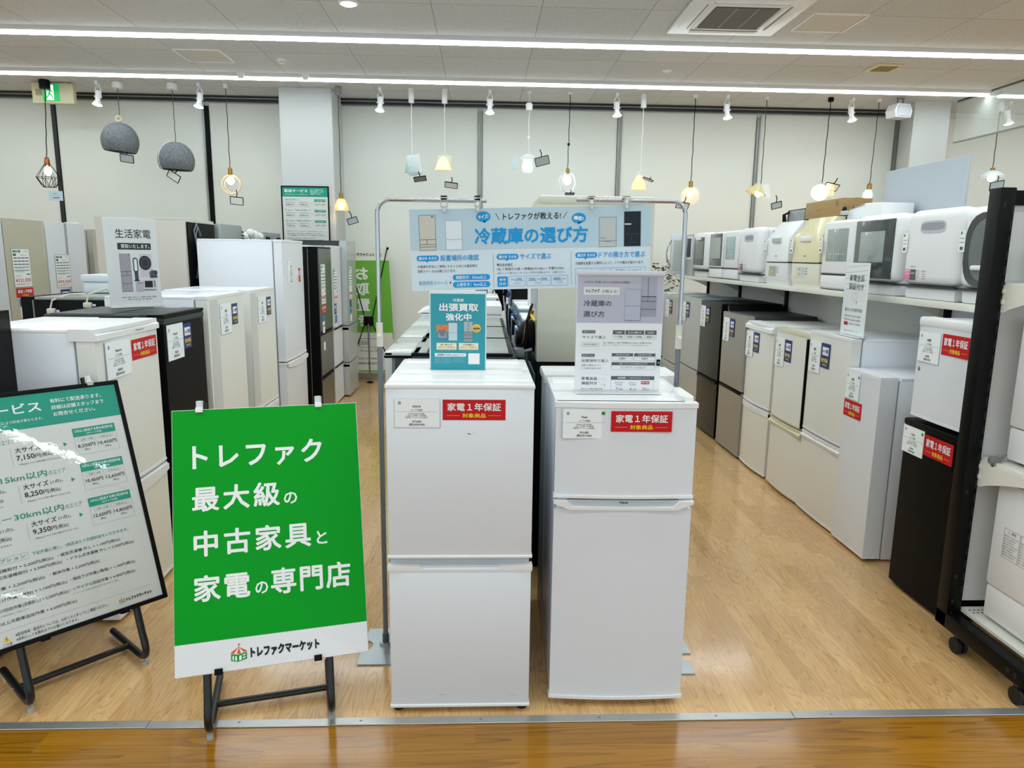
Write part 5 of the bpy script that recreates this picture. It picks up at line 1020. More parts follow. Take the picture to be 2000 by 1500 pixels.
m = MB(); m.box(-0.028, 0.018, -0.022, 0.012, -0.012, 0.018, mat('plug_dark', '77797b', 0.45), 0.008); m.box(-0.02, -0.008, -0.03, 0.0, -0.028, -0.01, mat('plug_dark', '77797b', 0.45), 0.006); m.build('plug_body', t)
m = MB(); m.box(-0.018, -0.014, -0.016, -0.008, -0.05, -0.026, COPPER); m.box(-0.008, -0.004, -0.016, -0.008, -0.05, -0.026, COPPER); m.build('prong', t)
m = MB(); m.tube([(0.018, -0.005, 0.008), (0.05, 0.0, 0.03), (0.075, -0.02, 0.035), (0.09, -0.01, 0.02)], 0.006, mat('plug_dark', '77797b', 0.45), 6); m.build('cord', t)

# plant far behind the white info stand
t = thing('potted_plant', 'thin leafy green plant against the back wall behind the white info stand', 'plant', (2.42, 9.6, 0))
m = MB(); m.lathe([(0.0001, 0), (0.12, 0), (0.16, 0.3), (0.145, 0.3), (0.0001, 0.27)], (0, 0, 0), PILLARW, 20); m.build('pot', t)
m = MB(); m.tube([(0, 0, 0.25), (0.02, 0, 0.8), (-0.02, 0, 1.3), (0.0, 0, 1.6)], 0.012, mat('stem_brown', '5b4a36', 0.8), 6); m.build('stem', t)
random.seed(11); m = MB(); LF = mat('leaf_green', '4b5a32', 0.5, var=0.3, scale=30)
for i in range(170):
    z = random.uniform(0.75, 1.68); a = random.uniform(0, 2 * pi); r = random.uniform(0.03, 0.26) * (1.1 - abs(z - 1.2) / 1.0); c = Vector((r * cos(a), r * sin(a), z))
    d = Vector((cos(a + random.uniform(-0.8, 0.8)), sin(a), random.uniform(-0.6, 0.5))).normalized() * random.uniform(0.05, 0.09); s_ = d.cross(Vector((random.uniform(-0.4, 0.4), 0.3, 1))).normalized() * 0.016
    b = Vector((0, 0, 0.008)); m.add([c, c + d * 0.5 + s_ + b, c + d, c + d * 0.5 - s_ + b, c + d * 0.5 - b], [(0, 1, 4), (1, 2, 4), (2, 3, 4), (3, 0, 4)], LF)
    if i % 5 == 0: m.tube([(0, 0, z - 0.1), c], 0.003, LF, 4)
o = m.build('foliage', t)

# ------------------------------------------------------------------ banner racks and hanging banner
def rack(label, x, y, sgn, z, arm, plate):
    t = thing('banner_rack', label, 'stand', (x, y, 0))
    m = MB(); m.cyl((0, 0, 0.03), (0, 0, 1.42), 0.0108, GREYPOLE, 18); m.build('lower_pole', t)
    m = MB(); r = 0.055; m.tube([(0, 0, 1.38), (0, 0, z - r)] + [(sgn * (r - r * cos(R(90 * i / 8))), 0, z - r + r * sin(R(90 * i / 8))) for i in range(1, 9)] + [(sgn * (r + 0.02), 0, z), (sgn * arm, 0, z)], 0.0088, CHROME, 16); m.build('upper_arm', t)
    m = MB(); m.cyl((0, 0, 1.35), (0, 0, 1.45), 0.0135, mat('collar_plastic', 'd4d2c6', 0.4), 16); m.cyl((0, -0.012, 1.4), (0, -0.024, 1.4), 0.007, WHITE2, 10); m.build('collar', t)
    m = MB(); m.cyl((0, 0, 0.006), (0, 0, 0.018), 0.028, ZINC, 20); m.cyl((0, 0, 0.015), (0, 0, 0.055), 0.0145, DARKPOLE, 18); m.build('socket', t)
    m = MB(); x0, x1, y0, y1 = plate; n = 14
    if sgn > 0:   # round notch in the left edge
        pts = [(x0, y0), (x1, y0), (x1, y1), (x0 + 0.01, y1)] + [(x0 + 0.0 + 0.045 * sin(pi * i / n), -0.015 + 0.045 * cos(pi * i / n)) for i in range(n + 1)]
    else:
        pts = [(x0, y0), (x1 - 0.025, y0), (x1 - 0.025, -0.165)] + [(x1 - 0.03 - 0.03 * sin(pi * i / n), -0.135 - 0.03 * cos(pi * i / n)) for i in range(n + 1)] + [(x1, -0.105), (x1, y1), (x0, y1)]
    m.prism(pts, 2, 0.001, 0.0065, ZINC); m.build('base_plate', t)
    return t
rack('chrome banner rack with its pole left of the front left refrigerator', -0.428, 2.96, 1, 1.945, 0.44, (-0.1, 0.083, -0.165, 0.13))
rack('chrome banner rack with its pole right of the front right refrigerator', 0.826, 2.96, -1, 1.955, 0.45, (-0.03, 0.1, -0.26, 0.06))

t = thing('hanging_banner', 'wide pale blue banner about choosing a refrigerator hanging between two chrome racks', 'banner', (-0.299, 2.945, 1.905))
BW, BH = 0.978, 0.325
t.rotation_euler = (0, R(-1.9), 0)
m = MB(); m.box(0, BW, -0.002, 0.002, -BH, 0, ink('cdd9e2')); m.build('sheet', t)
m = MB(); m.frame(0, 0, -0.002, BW / 471); SK_ = ink('b2c9d5')
m.rect(0, 0, 471, 78, SK_, 1)
def minifridge(m, u0, v0, u1, v1, c, lines, n=2, dk='6b6a66'):
    m.rect(u0, v0, u1, v1, ink(c), n); m.outline(u0, v0, u1, v1, 0.7, ink(dk), n + 1)
    for (a, b, c2, d) in lines: m.line((u0 + a * (u1 - u0), v0 + b * (v1 - v0)), (u0 + c2 * (u1 - u0), v0 + d * (v1 - v0)), 0.9, ink(dk), n + 2)
minifridge(m, 18, 11, 50, 78, 'c3c0b4', [(0, .69, 1, .69), (.45, .69, .45, .83), (0, .83, 1, .83), (0, .9, 1, .9)]); m.oval(44, 14.5, 1.4, 1.4, K_, 4)
minifridge(m, 69, 22, 101, 78, 'd6dfe6', [(0.05, .64, 1, .64)], dk='a9b8c2'); minifridge(m, 369, 21, 403, 78, 'b9bebd', [(0, .7, .4, .7), (0, .8, 1, .8), (.3, .8, .5, .84), (.5, .84, .7, .8)], dk='7a8386')
minifridge(m, 418, 11, 451, 78, '15202a', [(0, .65, 1, .65), (.45, .65, .45, .85), (.3, .9, .75, .88)], dk='3d4852'); m.rect(419, 34, 432, 36.5, ink('c9cfd2'), 5)
for cu, cv, s_, r_ in ((143, 16, 'サイズ?', -0.12), (329, 22, '機能?', 0.12)):
    m.oval(cu, cv, 14, 10, BLU, 2); m.poly([(cu - 1, cv + 8), (cu + 6, cv + 8), (cu + 2 if r_ < 0 else cu - 3, cv + 13)], BLU, 2); m.tfit(s_, cu - 10, cv - 4, cu + 10, cv + 4, W_, 0.02, 3, r_)
m.line((167, 10), (174, 22), 1.0, K_, 2); m.line((298, 22), (306, 10), 1.0, K_, 2)
m.tfit('トレファクが教える!', 181, 9.5, 294, 23, K_, 0.012)
m.tfit('冷蔵庫の選び方', 125, 37, 347, 69, BLU, 0.03)
for u, a, b in ((11, 'その①', '設置場所の確認'), (167, 'その②', 'サイズで選ぶ'), (322, 'その③', 'ドアの開き方で選ぶ')):
    m.rrect(u, 88, u + 43, 98.5, 5, BLU, 2); m.poly([(u + 17, 98), (u + 23, 98), (u + 20, 102)], BLU, 2); m.tfit('選び方 ' + a, u + 4, 90.5, u + 39, 96.5, W_, 0.012)
    m.tfit(b, u + 46, 87.5, u + 46 + (75, 61, 92)[(11, 167, 322).index(u)], 99, BLU, 0.012)
m.tfit('冷蔵庫を安全にご使用いただくためには最低限の', 12, 106.5, 129, 112, K_); m.tfit('放熱スペースが必要となります。', 12, 115.5, 87, 121, K_)
m.tfit('推奨放熱スペース', 13, 137, 69, 145, ink('4d9ac6')); m.poly([(74, 138), (77, 141), (74, 144)], K_, 2)
for v, s_ in ((126, '側面空き：0.5cm以上'), (140, '上面空き：5cm以上')): m.rrect(80, v, 153, v + 11, 5, BLU, 2); m.tfit(s_, 86, v + 2, 146, v + 9, W_, 0.008)
m.rect(160, 88, 160.6, 152, GRY, 2); m.rect(313.5, 86, 314, 150, GRY, 2)
m.tfit('▼目安計算式', 167, 106, 198, 112, K_); m.tfit('70L × 家族の人数 + 常備品分(100L) + 予備分(70L)', 167, 114.5, 299, 120.5, K_); m.tfit('※同じリットル数でもメーカーによって外形寸法が異なるので、ご注意ください。', 168, 123, 302, 127, DGR)
m.rrect(167.5, 131.5, 188, 151.5, 2.5, BLU, 2); m.tfit('参考', 171.5, 135, 184, 140.5, W_); m.tfit('目安', 171.5, 143, 184, 148.5, W_)
for u0, u1, s_, s2 in ((190, 222, '～199L', '(1人向け)'), (225, 272, '200L～399L', '(2人向け)'), (274, 307, '400L～', '(3人向け)')):
    m.outline(u0, 131, u1, 151, 0.8, LBLU, 2); m.tfit(s_, u0 + 4, 135, u1 - 4, 141.5, ink('3f8fbd'), 0.01); m.tfit(s2, (u0 + u1) / 2 - 7, 144, (u0 + u1) / 2 + 7, 147, K_)
m.tfit('冷蔵庫を設置する場所によって、ドアの開きが変わります。', 322, 106, 458, 112, K_)
for u0, u1, s_ in ((322, 355, '左開き'), (358, 391, '右開き'), (394, 462, '観音開き・どっちもドア')): m.outline(u0, 118, u1, 151, 0.8, LBLU, 2); m.tfit(s_, u0 + 8, 122, u1 - 8, 126, ink('3f8fbd'))
m.build('print', t)
for cx in (0.142, 0.276, 0.735, 0.877):
    zb = 0.0 if cx < 0.5 else 0.01
    m = MB(); q = -0.004
    m.box(cx - 0.0135, cx + 0.0135, -0.018, 0.018, 0.0498 - cx * 0.018, 0.0535 - cx * 0.018, BLACKPL if cx < 0.5 else mat('clip_steel', 'b0aca4', 0.3, metal=0.6), 0.001, 1)
    for sx in (-1, 1): m.box(cx + sx * 0.0125 - 0.0016, cx + sx * 0.0125 + 0.0016, -0.019, -0.016, 0.006, 0.05 - cx * 0.018, mat('clip_steel', 'b0aca4', 0.3, metal=0.6))
    m.box(cx - 0.0125, cx + 0.0125, -0.019, -0.016, 0.003, 0.009, mat('clip_steel', 'b0aca4', 0.3, metal=0.6)); m.build('hanger_clip', t)
    m = MB(); m.box(cx - 0.0075, cx + 0.0075, -0.016, -0.003, -0.004, 0.026, CLEARP, 0.003); m.box(cx - 0.005, cx + 0.005, -0.018, 0.006, -0.012, 0.012, CLEARP, 0.002); m.build('clear_clip', t)

# ------------------------------------------------------------------ poster stands on the front refrigerators
def pstand(name, label, loc, rz, w, h, bg, draw, lean=0.0, top_lip=False, foot=(-0.01, 0.08)):
    t = thing(name, label, 'sign', loc, rz)
    rot = (-lean, 0, 0)
    m = MB(); m.box(-w / 2, w / 2, 0.0, 0.0025, 0.008, h, bg); m.build('poster', t, rot=rot)
    m = MB(); m.frame(-w / 2, h, 0.0, 0.001); draw(m); m.build('print', t, rot=rot)
    m = MB(); m.box(-w / 2 - 0.002, w / 2 + 0.002, 0.0027, 0.005, 0.0, h + 0.003, CLEARP); m.box(-w / 2 - 0.002, w / 2 + 0.002, -0.0065, -0.0045, 0.004, h + 0.003, CLEAR)
    if top_lip: m.box(-w / 2 - 0.004, w / 2 + 0.004, -0.008, 0.006, h - 0.012, h + 0.006, mat('top_rail', 'cdd0d8', 0.3), 0.002)
    m.build('acrylic_cover', t, rot=rot)
    m = MB(); m.box(-w / 2, w / 2, foot[0], foot[1], 0.0, 0.003, CLEARP, 0.001, 1); m.build('foot_plate', t)
    return t
TQ = ink('0a97a6')
def draw_teal(m):
    k = 0.2165 / 650; m.frame(-0.2165 / 2, 0.3, 0.0, k); k2 = 900 / 900
    m.rect(8, 8, 642, 890, TQ, 1)
    m.tfit('冷蔵庫', 264, 62, 392, 100, W_, 0.015); m.tfit('出張買取', 108, 116, 560, 208, W_, 0.03); m.tfit('強化中', 184, 232, 480, 318, W_, 0.03)
    O = ink('e8793c'); m.rect(76, 366, 214, 452, O, 2); m.rect(80, 384, 150, 388, ink('b85a2a'), 3); m.rect(140, 404, 210, 408, ink('b85a2a'), 3)
    S1 = ink('6f7480'); m.rrect(100, 424, 186, 466, 14, S1, 4); m.rrect(90, 462, 196, 522, 16, ink('9498a2'), 5); m.rrect(118, 462, 168, 494, 8, S1, 6); m.line((100, 520), (94, 540), 4, K_, 4); m.line((186, 520), (192, 540), 4, K_, 4)
    m.rect(214, 344, 316, 548, ink('c3d6df'), 3); m.rect(214, 456, 316, 460, ink('7f99a6'), 4); m.rect(214, 344, 218, 548, ink('9fb8c4'), 4)
    m.rect(394, 328, 494, 560, ink('8f9aa2'), 3); m.rect(394, 328, 494, 444, ink('a9b7bf'), 4); m.rect(442, 330, 446, 444, DGR, 5)
    for v in (444, 478, 520): m.rect(394, v, 494, v + 5, DGR, 5)
    m.oval(540, 404, 50, 50, ink('f0c455'), 5); m.tfit('高評価', 502, 394, 578, 420, K_, 0.03, 6); m.tfit('ただいま', 518, 374, 560, 384, K_, 0.0, 6); m.tfit('実施中', 518, 432, 560, 440, K_, 0, 6)
    CB = ink('f1e8c4')
    for u0, u1, a, b in ((76, 308, '家具・家電 まとめて', '3点からご利用OK'), (334, 562, '大型冷蔵庫なら', '1点からご利用OK')):
        m.rect(u0, 576, u1, 654, CB, 3); m.tfit(a, u0 + 46, 588, u1 - 44, 606, K_, 0.01, 4); m.tfit(b, u0 + 14, 614, u1 - 16, 640, ink('d98a5f'), 0.01, 4); m.tfit('※一部対象外の商品、地域がございます', u0 + 10, 662, u1, 670, ink('a5d5da'), 0, 3)
    m.poly([(56, 696), (410, 696), (424, 716), (410, 736), (56, 736)], W_, 3); m.tfit('出張買取のお申し込みはこちら', 76, 704, 398, 728, ink('3d4a50'), 0.01, 4)
    for i in range(6): m.tfit('買取成立の場合、出張料・査定料は無料です。お住まいの地域により異なります', 54, 744 + 13 * i, (420, 400, 410, 390, 416, 240)[i], 752 + 13 * i, ink('a5d5da'), 0, 2)
    m.rect(446, 696, 578, 824, W_, 2)
pstand('poster_stand', 'teal home pickup poster standing on the front left refrigerator', (-0.0965, 2.75, 1.2845), R(0.5), 0.2165, 0.3065, ink('d9e8ec'), lambda m: draw_teal(m), 0.05)

def draw_choose(m):
    m.frame(-0.1645, 0.452, 0.0, 0.329 / 1000)
    LV = ink('b9b8c9'); KK = ink('2c2d31'); DB = ink('4e4f54')
    m.rect(0, 20, 1000, 560, LV, 1)
    m.tfit('どのタイプを選べばいいかお悩みのお客様へ', 80, 78, 620, 104, KK)
    m.rect(74, 148, 490, 238, ink('dfe1e2'), 2); m.poly([(400, 236), (420, 236), (396, 254)], ink('dfe1e2'), 2); m.tfit('トレファク', 100, 168, 256, 216, KK, 0.035); m.tfit('が教える!', 284, 178, 466, 214, KK, 0.0)
    m.tfit('冷蔵庫の', 76, 300, 400, 370, KK, 0.012); m.tfit('選び方', 76, 424, 322, 492, KK, 0.012)
    F1 = ink('a7a8bd'); F2 = ink('b4b9cc'); F3 = ink('9a99ac')
    m.rect(738, 26, 922, 480, F1, 2); m.rect(738, 248, 922, 480, F3, 3); m.rect(746, 246, 918, 256, KK, 4); m.rect(818, 26, 824, 300, ink('5d5c70'), 4)
    for v in (300, 392): m.rect(744, v, 918, v + 8, ink('5d5c70'), 5)
    m.rect(560, 166, 742, 528, F2, 5); m.rect(560, 166, 742, 170, ink('8f93a8'), 6); m.rect(560, 358, 742, 362, ink('6d7086'), 6); m.rect(560, 524, 742, 529, ink('6d7086'), 6); m.rect(738, 170, 742, 526, ink('7b7e94'), 6)
    for v, a, b in ((648, 'その①', 'サイズで選ぶ'), (924, 'その②', '設置場所で選ぶ')):
        m.rect(70, v, 222, v + 34, DB, 2); m.tfit('選び方 ' + a, 84, v + 9, 210, v + 26, W_)
        m.tfit(b, 72, v + 62, 346 if v < 700 else 384, v + 96, KK)
    for u0, u1, a, b in ((428, 566, '1人向け', '～199L'), (576, 794, '2人向け', '200L～399L'), (806, 940, '3人向け', '400L～')):
        m.rect(u0, 644, u1, 692, DB, 2); m.tfit(a, u0 + 30, 656, u1 - 28, 682, W_, 0.01); m.outline(u0, 692, u1, 748, 2, GRY, 2); m.tfit(b, u0 + 16, 708, u1 - 16, 734, KK)
    m.outline(68, 790, 276, 836, 2, GRY, 2); m.tfit('目安計算式', 88, 802, 256, 824, DB); m.tfit('70L×家族の人数+常備品分(100L)+予備分(70L)', 314, 782, 888, 802, DB); m.tfit('※同じリットル数でもメーカーによって外形寸法が異なります。', 314, 812, 864, 828, GRY)
    m.tfit('設置する場所によって', 72, 1048, 296, 1068, DB); m.tfit('ドアの開きが変わります', 72, 1084, 306, 1104, DB)
    for u0, u1, v, a, b in ((424, 674, 914, '右側に壁がある場合', '左開き'), (688, 938, 914, '左側に壁がある場合', '右開き'), (424, 938, 1020, '両側・スペースがある場合におすすめ', 'フレンチドア・どっちもドア')):
        m.rect(u0, v, u1, v + 34, DB, 2); c = (u0 + u1) / 2; ww = (u1 - u0) * 0.32; m.tfit(a, c - ww, v + 8, c + ww, v + 26, W_); m.outline(u0, v + 34, u1, v + 88, 2, GRY, 2); ww = 38 if v < 1000 else 150; m.tfit(b, c - ww, v + 48, c + ww, v + 74, KK)
    for v in (872, 1160): m.rect(70, v, 940, v + 2, ink('cfd1d4'), 1)
    m.tfit('家電全品', 74, 1196, 258, 1232, KK, 0.01); m.tfit('保証付き', 74, 1252, 258, 1288, KK, 0.01); m.frame(-0.1645, 0.452, 0.0, 0.329 / 1000); heart(m, 316, 1250, 44, ink('c7b9bd'))
    m.tfit('最大12ヶ月間の動作保証', 72, 1330, 330, 1346, DB); m.tfit('家電全品に7日間保証がつきます', 72, 1362, 350, 1378, DB)
    m.rect(424, 1184, 936, 1226, DB, 2); m.tfit('保証期間', 500, 1194, 596, 1216, W_, 0.01); m.tfit('※一部対象外商品がございます', 620, 1198, 880, 1212, W_); m.outline(424, 1226, 936, 1372, 2, GRY, 2)
    for u, a, b in ((520, '7', '日間'), (682, '6', 'ヶ月間'), (832, '12', 'ヶ月間')): m.tfit(a, u - 32, 1322, u - 32 + 15 * len(a) + 6, 1350, KK); m.tfit(b, u + 4, 1332, u + 44, 1350, DB); m.tfit('税込3,000円以上', u - 50, 1256, u + 50, 1270, DB) if u < 800 else None; m.tfit('中古商品', u - 38, 1280, u + 38, 1294, DB) if u < 800 else None
    m.rect(782, 1244, 882, 1280, RED, 2); m.tfit('家電１年保証', 790, 1252, 874, 1270, W_, 0.01)
pstand('poster_stand', 'white and lavender refrigerator guide stand on the front right refrigerator', (0.522, 2.7, 1.2125), R(-0.5), 0.329, 0.46, ink('eceef1'), draw_choose, 0.02, True, (-0.045, 0.05))
m = MB(); m.box(0.147, 0.162, -0.011, -0.0065, 0.105, 0.13, BLACKPL, 0.003); m.box(0.151, 0.158, -0.0125, -0.0105, 0.112, 0.122, GREYPOLE); m.build('clip', bpy.data.objects['poster_stand.001'])
def draw_home(m):
    m.frame(-0.149, 0.51, 0.0, 0.298 / 380)
    KK = ink('202225'); m.tfit('生活家電', 76, 76, 336, 142, KK, 0.004); m.rect(84, 178, 330, 226, ink('2b3230'), 1); m.tfit('買取いたします。', 108, 188, 318, 216, W_, 0.008)
    LV = ink('a79fab'); m.rect(90, 256, 168, 536, LV, 1); m.outline(90, 256, 168, 536, 2, ink('6a6470'), 2); m.rect(90, 384, 168, 388, ink('6a6470'), 3)
    for v in (414, 474): m.rect(90, v, 168, v + 3, ink('6a6470'), 3)
    m.rect(132, 386, 134, 416, ink('6a6470'), 3); m.oval(158, 264, 3, 3, KK, 3)
    BC = ink('4b4a58'); m.rrect(184, 284, 222, 396, 19, BC, 1); m.rrect(192, 294, 214, 384, 11, ink('e4e9eb'), 2); m.rect(190, 384, 218, 452, BC, 1); m.oval(204, 454, 22, 7, ink('35343f'), 1)
    m.rect(234, 256, 328, 432, ink('cfc8d4'), 1); m.oval(276, 324, 46, 54, ink('2c2b35'), 2); m.oval(276, 324, 34, 41, ink('41404d'), 3); m.oval(276, 324, 20, 24, ink('2c2b35'), 4)
    m.oval(330, 404, 30, 26, ink('54525e'), 5); m.oval(348, 396, 14, 16, ink('3c3a45'), 6); m.rect(304, 420, 360, 436, ink('54525e'), 5)
    m.rect(248, 442, 344, 524, ink('d9d5dd'), 6); m.rect(258, 458, 318, 508, ink('1d1d22'), 7); m.rect(326, 456, 340, 508, ink('8f8b96'), 7); m.rect(254, 520, 344, 528, ink('6a6470'), 6)
    m.rrect(196, 462, 252, 534, 10, ink('bdb6c4'), 7); m.rect(204, 470, 246, 476, ink('8f8b96'), 8)
    m.tfit('冷蔵庫・洗濯機・電子レンジ・掃除機・炊飯器・扇風機', 78, 572, 338, 582, DGR); m.tfit('買取方法：店頭・出張・宅配・引越し買取', 126, 588, 300, 598, DGR)
pstand('poster_stand', 'white home appliance purchase poster standing on the black refrigerator at left', (-2.045, 4.317, 1.402), R(51.3), 0.298, 0.51, ink('dee0e1'), draw_home, 0.03, False, (-0.025, 0.03))

# ------------------------------------------------------------------ shop logo used on several signs
def logo(m, u, v, s, mt=K_, txt=True, up=1, n=3):
    """tent mark and lettering; (u, v) top left of the tent, s = tent width; v grows downwards"""
    OR = ink('e0552f'); GN_ = ink('1f9a48'); CRM = ink('f3e2cf')
    q = lambda x, y: (u + x * s, v + y * s)
    ap = (0.5, 0.2); base = [(0.0, 0.52), (0.2, 0.58), (0.4, 0.62), (0.62, 0.62), (0.82, 0.57), (1.0, 0.5)]
    for i in range(5): m.poly([q(*ap), q(*base[i]), q(*base[i + 1])], OR if i % 2 == 0 else CRM, n)
    m.line(q(0.5, 0.0), q(0.5, 0.22), s * 0.03, K_, n); m.poly([q(0.5, 0.0), q(0.62, 0.05), q(0.5, 0.1)], OR, n)
    m.poly([q(0.04, 0.58), q(0.45, 0.68), q(0.45, 1.1), q(0.04, 1.0)], GN_, n); m.poly([q(0.45, 0.68), q(0.98, 0.56), q(0.98, 0.98), q(0.45, 1.1)], GN_, n)
    m.poly([q(0.12, 0.7), q(0.2, 0.72), q(0.2, 0.98), q(0.12, 0.96)], W_, n + 1); m.poly([q(0.28, 0.74), q(0.38, 0.76), q(0.38, 1.04), q(0.28, 1.01)], W_, n + 1)
    m.poly([q(0.52, 0.76), q(0.66, 0.73), q(0.66, 1.0), q(0.52, 1.03)], W_, n + 1); m.poly([q(0.74, 0.7), q(0.9, 0.66), q(0.9, 0.74), q(0.74, 0.78)], W_, n + 1); m.poly([q(0.74, 0.86), q(0.9, 0.82), q(0.9, 0.9), q(0.74, 0.94)], W_, n + 1)
    if txt: m.tfit('トレファクマーケット', u + s * 1.2, v + s * 0.32, u + s * 5.45, v + s * 0.98, mt, 0.06, n)

# ------------------------------------------------------------------ easel sign stands
def easel(label, loc, rz, tilt, legx, x0, x1, t0, t1, frame_mt, face_mt, draw, clips, hooks, depth, bd=0.006, bez=0.0, short=None):
    t = thing('easel_sign', label, 'sign', loc, rz); rot = (-tilt, 0, 0); mid = (x0 + x1) / 2
    m = MB(); m.box(x0, x1, -0.006, -0.006 + bd, t0, t1, frame_mt, 0.002, 1); m.build('board', t, rot=rot)
    if bez:
        m = MB()
        for a, b, c, d in ((x0, x1, t1 - bez, t1), (x0, x1, t0, t0 + bez), (x0, x0 + bez, t0, t1), (x1 - bez, x1, t0, t1)): m.box(a, b, -0.012, 0.004, c, d, BLACKPL, 0.003, 1)
        m.build('frame', t, rot=rot)
    m = MB(); draw(m); m.build('print', t, rot=rot)
    if bez:
        m = MB(); m.box(x0 + bez * 0.8, x1 - bez * 0.8, -0.0118, -0.0108, t0 + bez * 0.8, t1 - bez * 0.8, FILM); m.build('clear_cover', t, rot=rot)
    r = 0.0145; L = t1 + 0.03
    for i, lx in enumerate(legx):
        m = MB(); P = lambda s_, off: (lx, s_ * sin(tilt) + off * cos(tilt), s_ * cos(tilt) - off * sin(tilt))
        bend = 0.07; foot_z = 0.028; off = 0.017
        pts = [P(L - 0.02 * k, off) for k in (0,)] + [P(0.16, off)]
        e = Vector(P(0.16, off)); b0 = Vector((lx, off + bend * 0.2, foot_z)); b1 = Vector((lx, off + 0.11, foot_z))
        for k in range(1, 9):
            s_ = k / 8; c0 = Vector((lx, off - 0.012, foot_z + 0.004)); pts.append(tuple(e * (1 - s_) ** 2 + c0 * 2 * s_ * (1 - s_) + b1 * s_ ** 2))
        pts.append((lx, depth, foot_z)); m.tube(pts, r, BLACKTUBE, 14); m.build('side_tube', t)
        for yy in (off + 0.05, depth - 0.03):
            m = MB(); m.cyl((lx, yy, 0.0), (lx, yy, 0.016), 0.012, mat('clear_foot', 'b9bdc0', 0.3, alpha=0.8), 12); m.build('rubber_foot', t)
    m = MB(); yb = depth * 0.55; m.tube([(legx[0], yb, 0.028), (legx[1], yb, 0.028)], 0.0125, BLACKTUBE, 14)
    for lx, sg in ((legx[0], -1), (legx[1], 1)): m.cyl((lx + sg * 0.012, yb, 0.028), (lx + sg * 0.018, yb, 0.028), 0.006, ZINC, 10)
    m.build('cross_bar', t)
    m = MB(); P2 = lambda x, s_, off: (x, s_ * sin(tilt) + off * cos(tilt), s_ * cos(tilt) - off * sin(tilt)); m.tube([P2(legx[0], t1 - 0.1, 0.02), P2(legx[1], t1 - 0.1, 0.02)], 0.01, BLACKTUBE, 10); m.build('upper_bar', t)
    for cx in clips:
        m = MB(); m.box(cx - 0.013, cx + 0.013, -0.013, 0.01, t1 - 0.012, t1 + 0.009, CLEARP, 0.003); m.cyl((cx, 0.008, t1 + 0.004), (cx, 0.008, t1 + 0.034), 0.0135, CLEARP, 14); m.box(cx - 0.0125, cx + 0.0125, -0.016, -0.0125, t1 - 0.012, t1 + 0.004, mat('clip_steel', 'b0aca4', 0.3, metal=0.6) if bez else WHITE2, 0.001, 1); m.build('top_clip', t, rot=rot)
    for cx in hooks:
        m = MB(); m.box(cx - 0.014, cx + 0.014, -0.014, 0.02, t0 - 0.006, t0 + 0.0, BLACKPL); m.box(cx - 0.014, cx + 0.014, -0.016, -0.013, t0 - 0.006, t0 + 0.016, BLACKPL, 0.003); m.build('bottom_hook', t, rot=rot)
    return t
GRN = mat('sign_green', '009c24', 0.5, var=0.0, spec=0.15)
def draw_green(m):
    H = 956; m.frame(-0.322, 0.2575 + 0.956, -0.006, 0.001)
    m.rrect(1.5, 1.5, 673.5, H - 112, 3, GRN, 1)
    def T(s, u0, vb, u1, vt, b=0.024, sp=1.0): m.tfit(s, u0, H - vt, u1, H - vb, W_, b, 2, 0, False, sp)
    T('トレファク', 69, 728, 536, 822, 0.024, 1.16); T('最大級', 66, 575, 374, 667, 0.024, 1.22); T('の', 388, 578, 437, 622, 0.018)
    T('中古家具', 69, 412, 482, 506, 0.024, 1.22); T('と', 502, 417, 541, 466, 0.018); T('家電', 67, 252, 260, 346, 0.024, 1.14); T('の', 277, 258, 322, 302, 0.018); T('専門店', 332, 249, 622, 344, 0.024, 1.1)
    logo(m, 186, H - 92, 57)
easel('bright green easel sign with white lettering standing in front of the refrigerators', (-0.748, 2.3285, 0), R(14.25), R(20), (-0.217, 0.209), -0.322, 0.353, 0.2575, 1.2135, ink('e9eaee'), GRN, draw_green, (-0.226, 0.207), (-0.176, 0.168), 0.42)

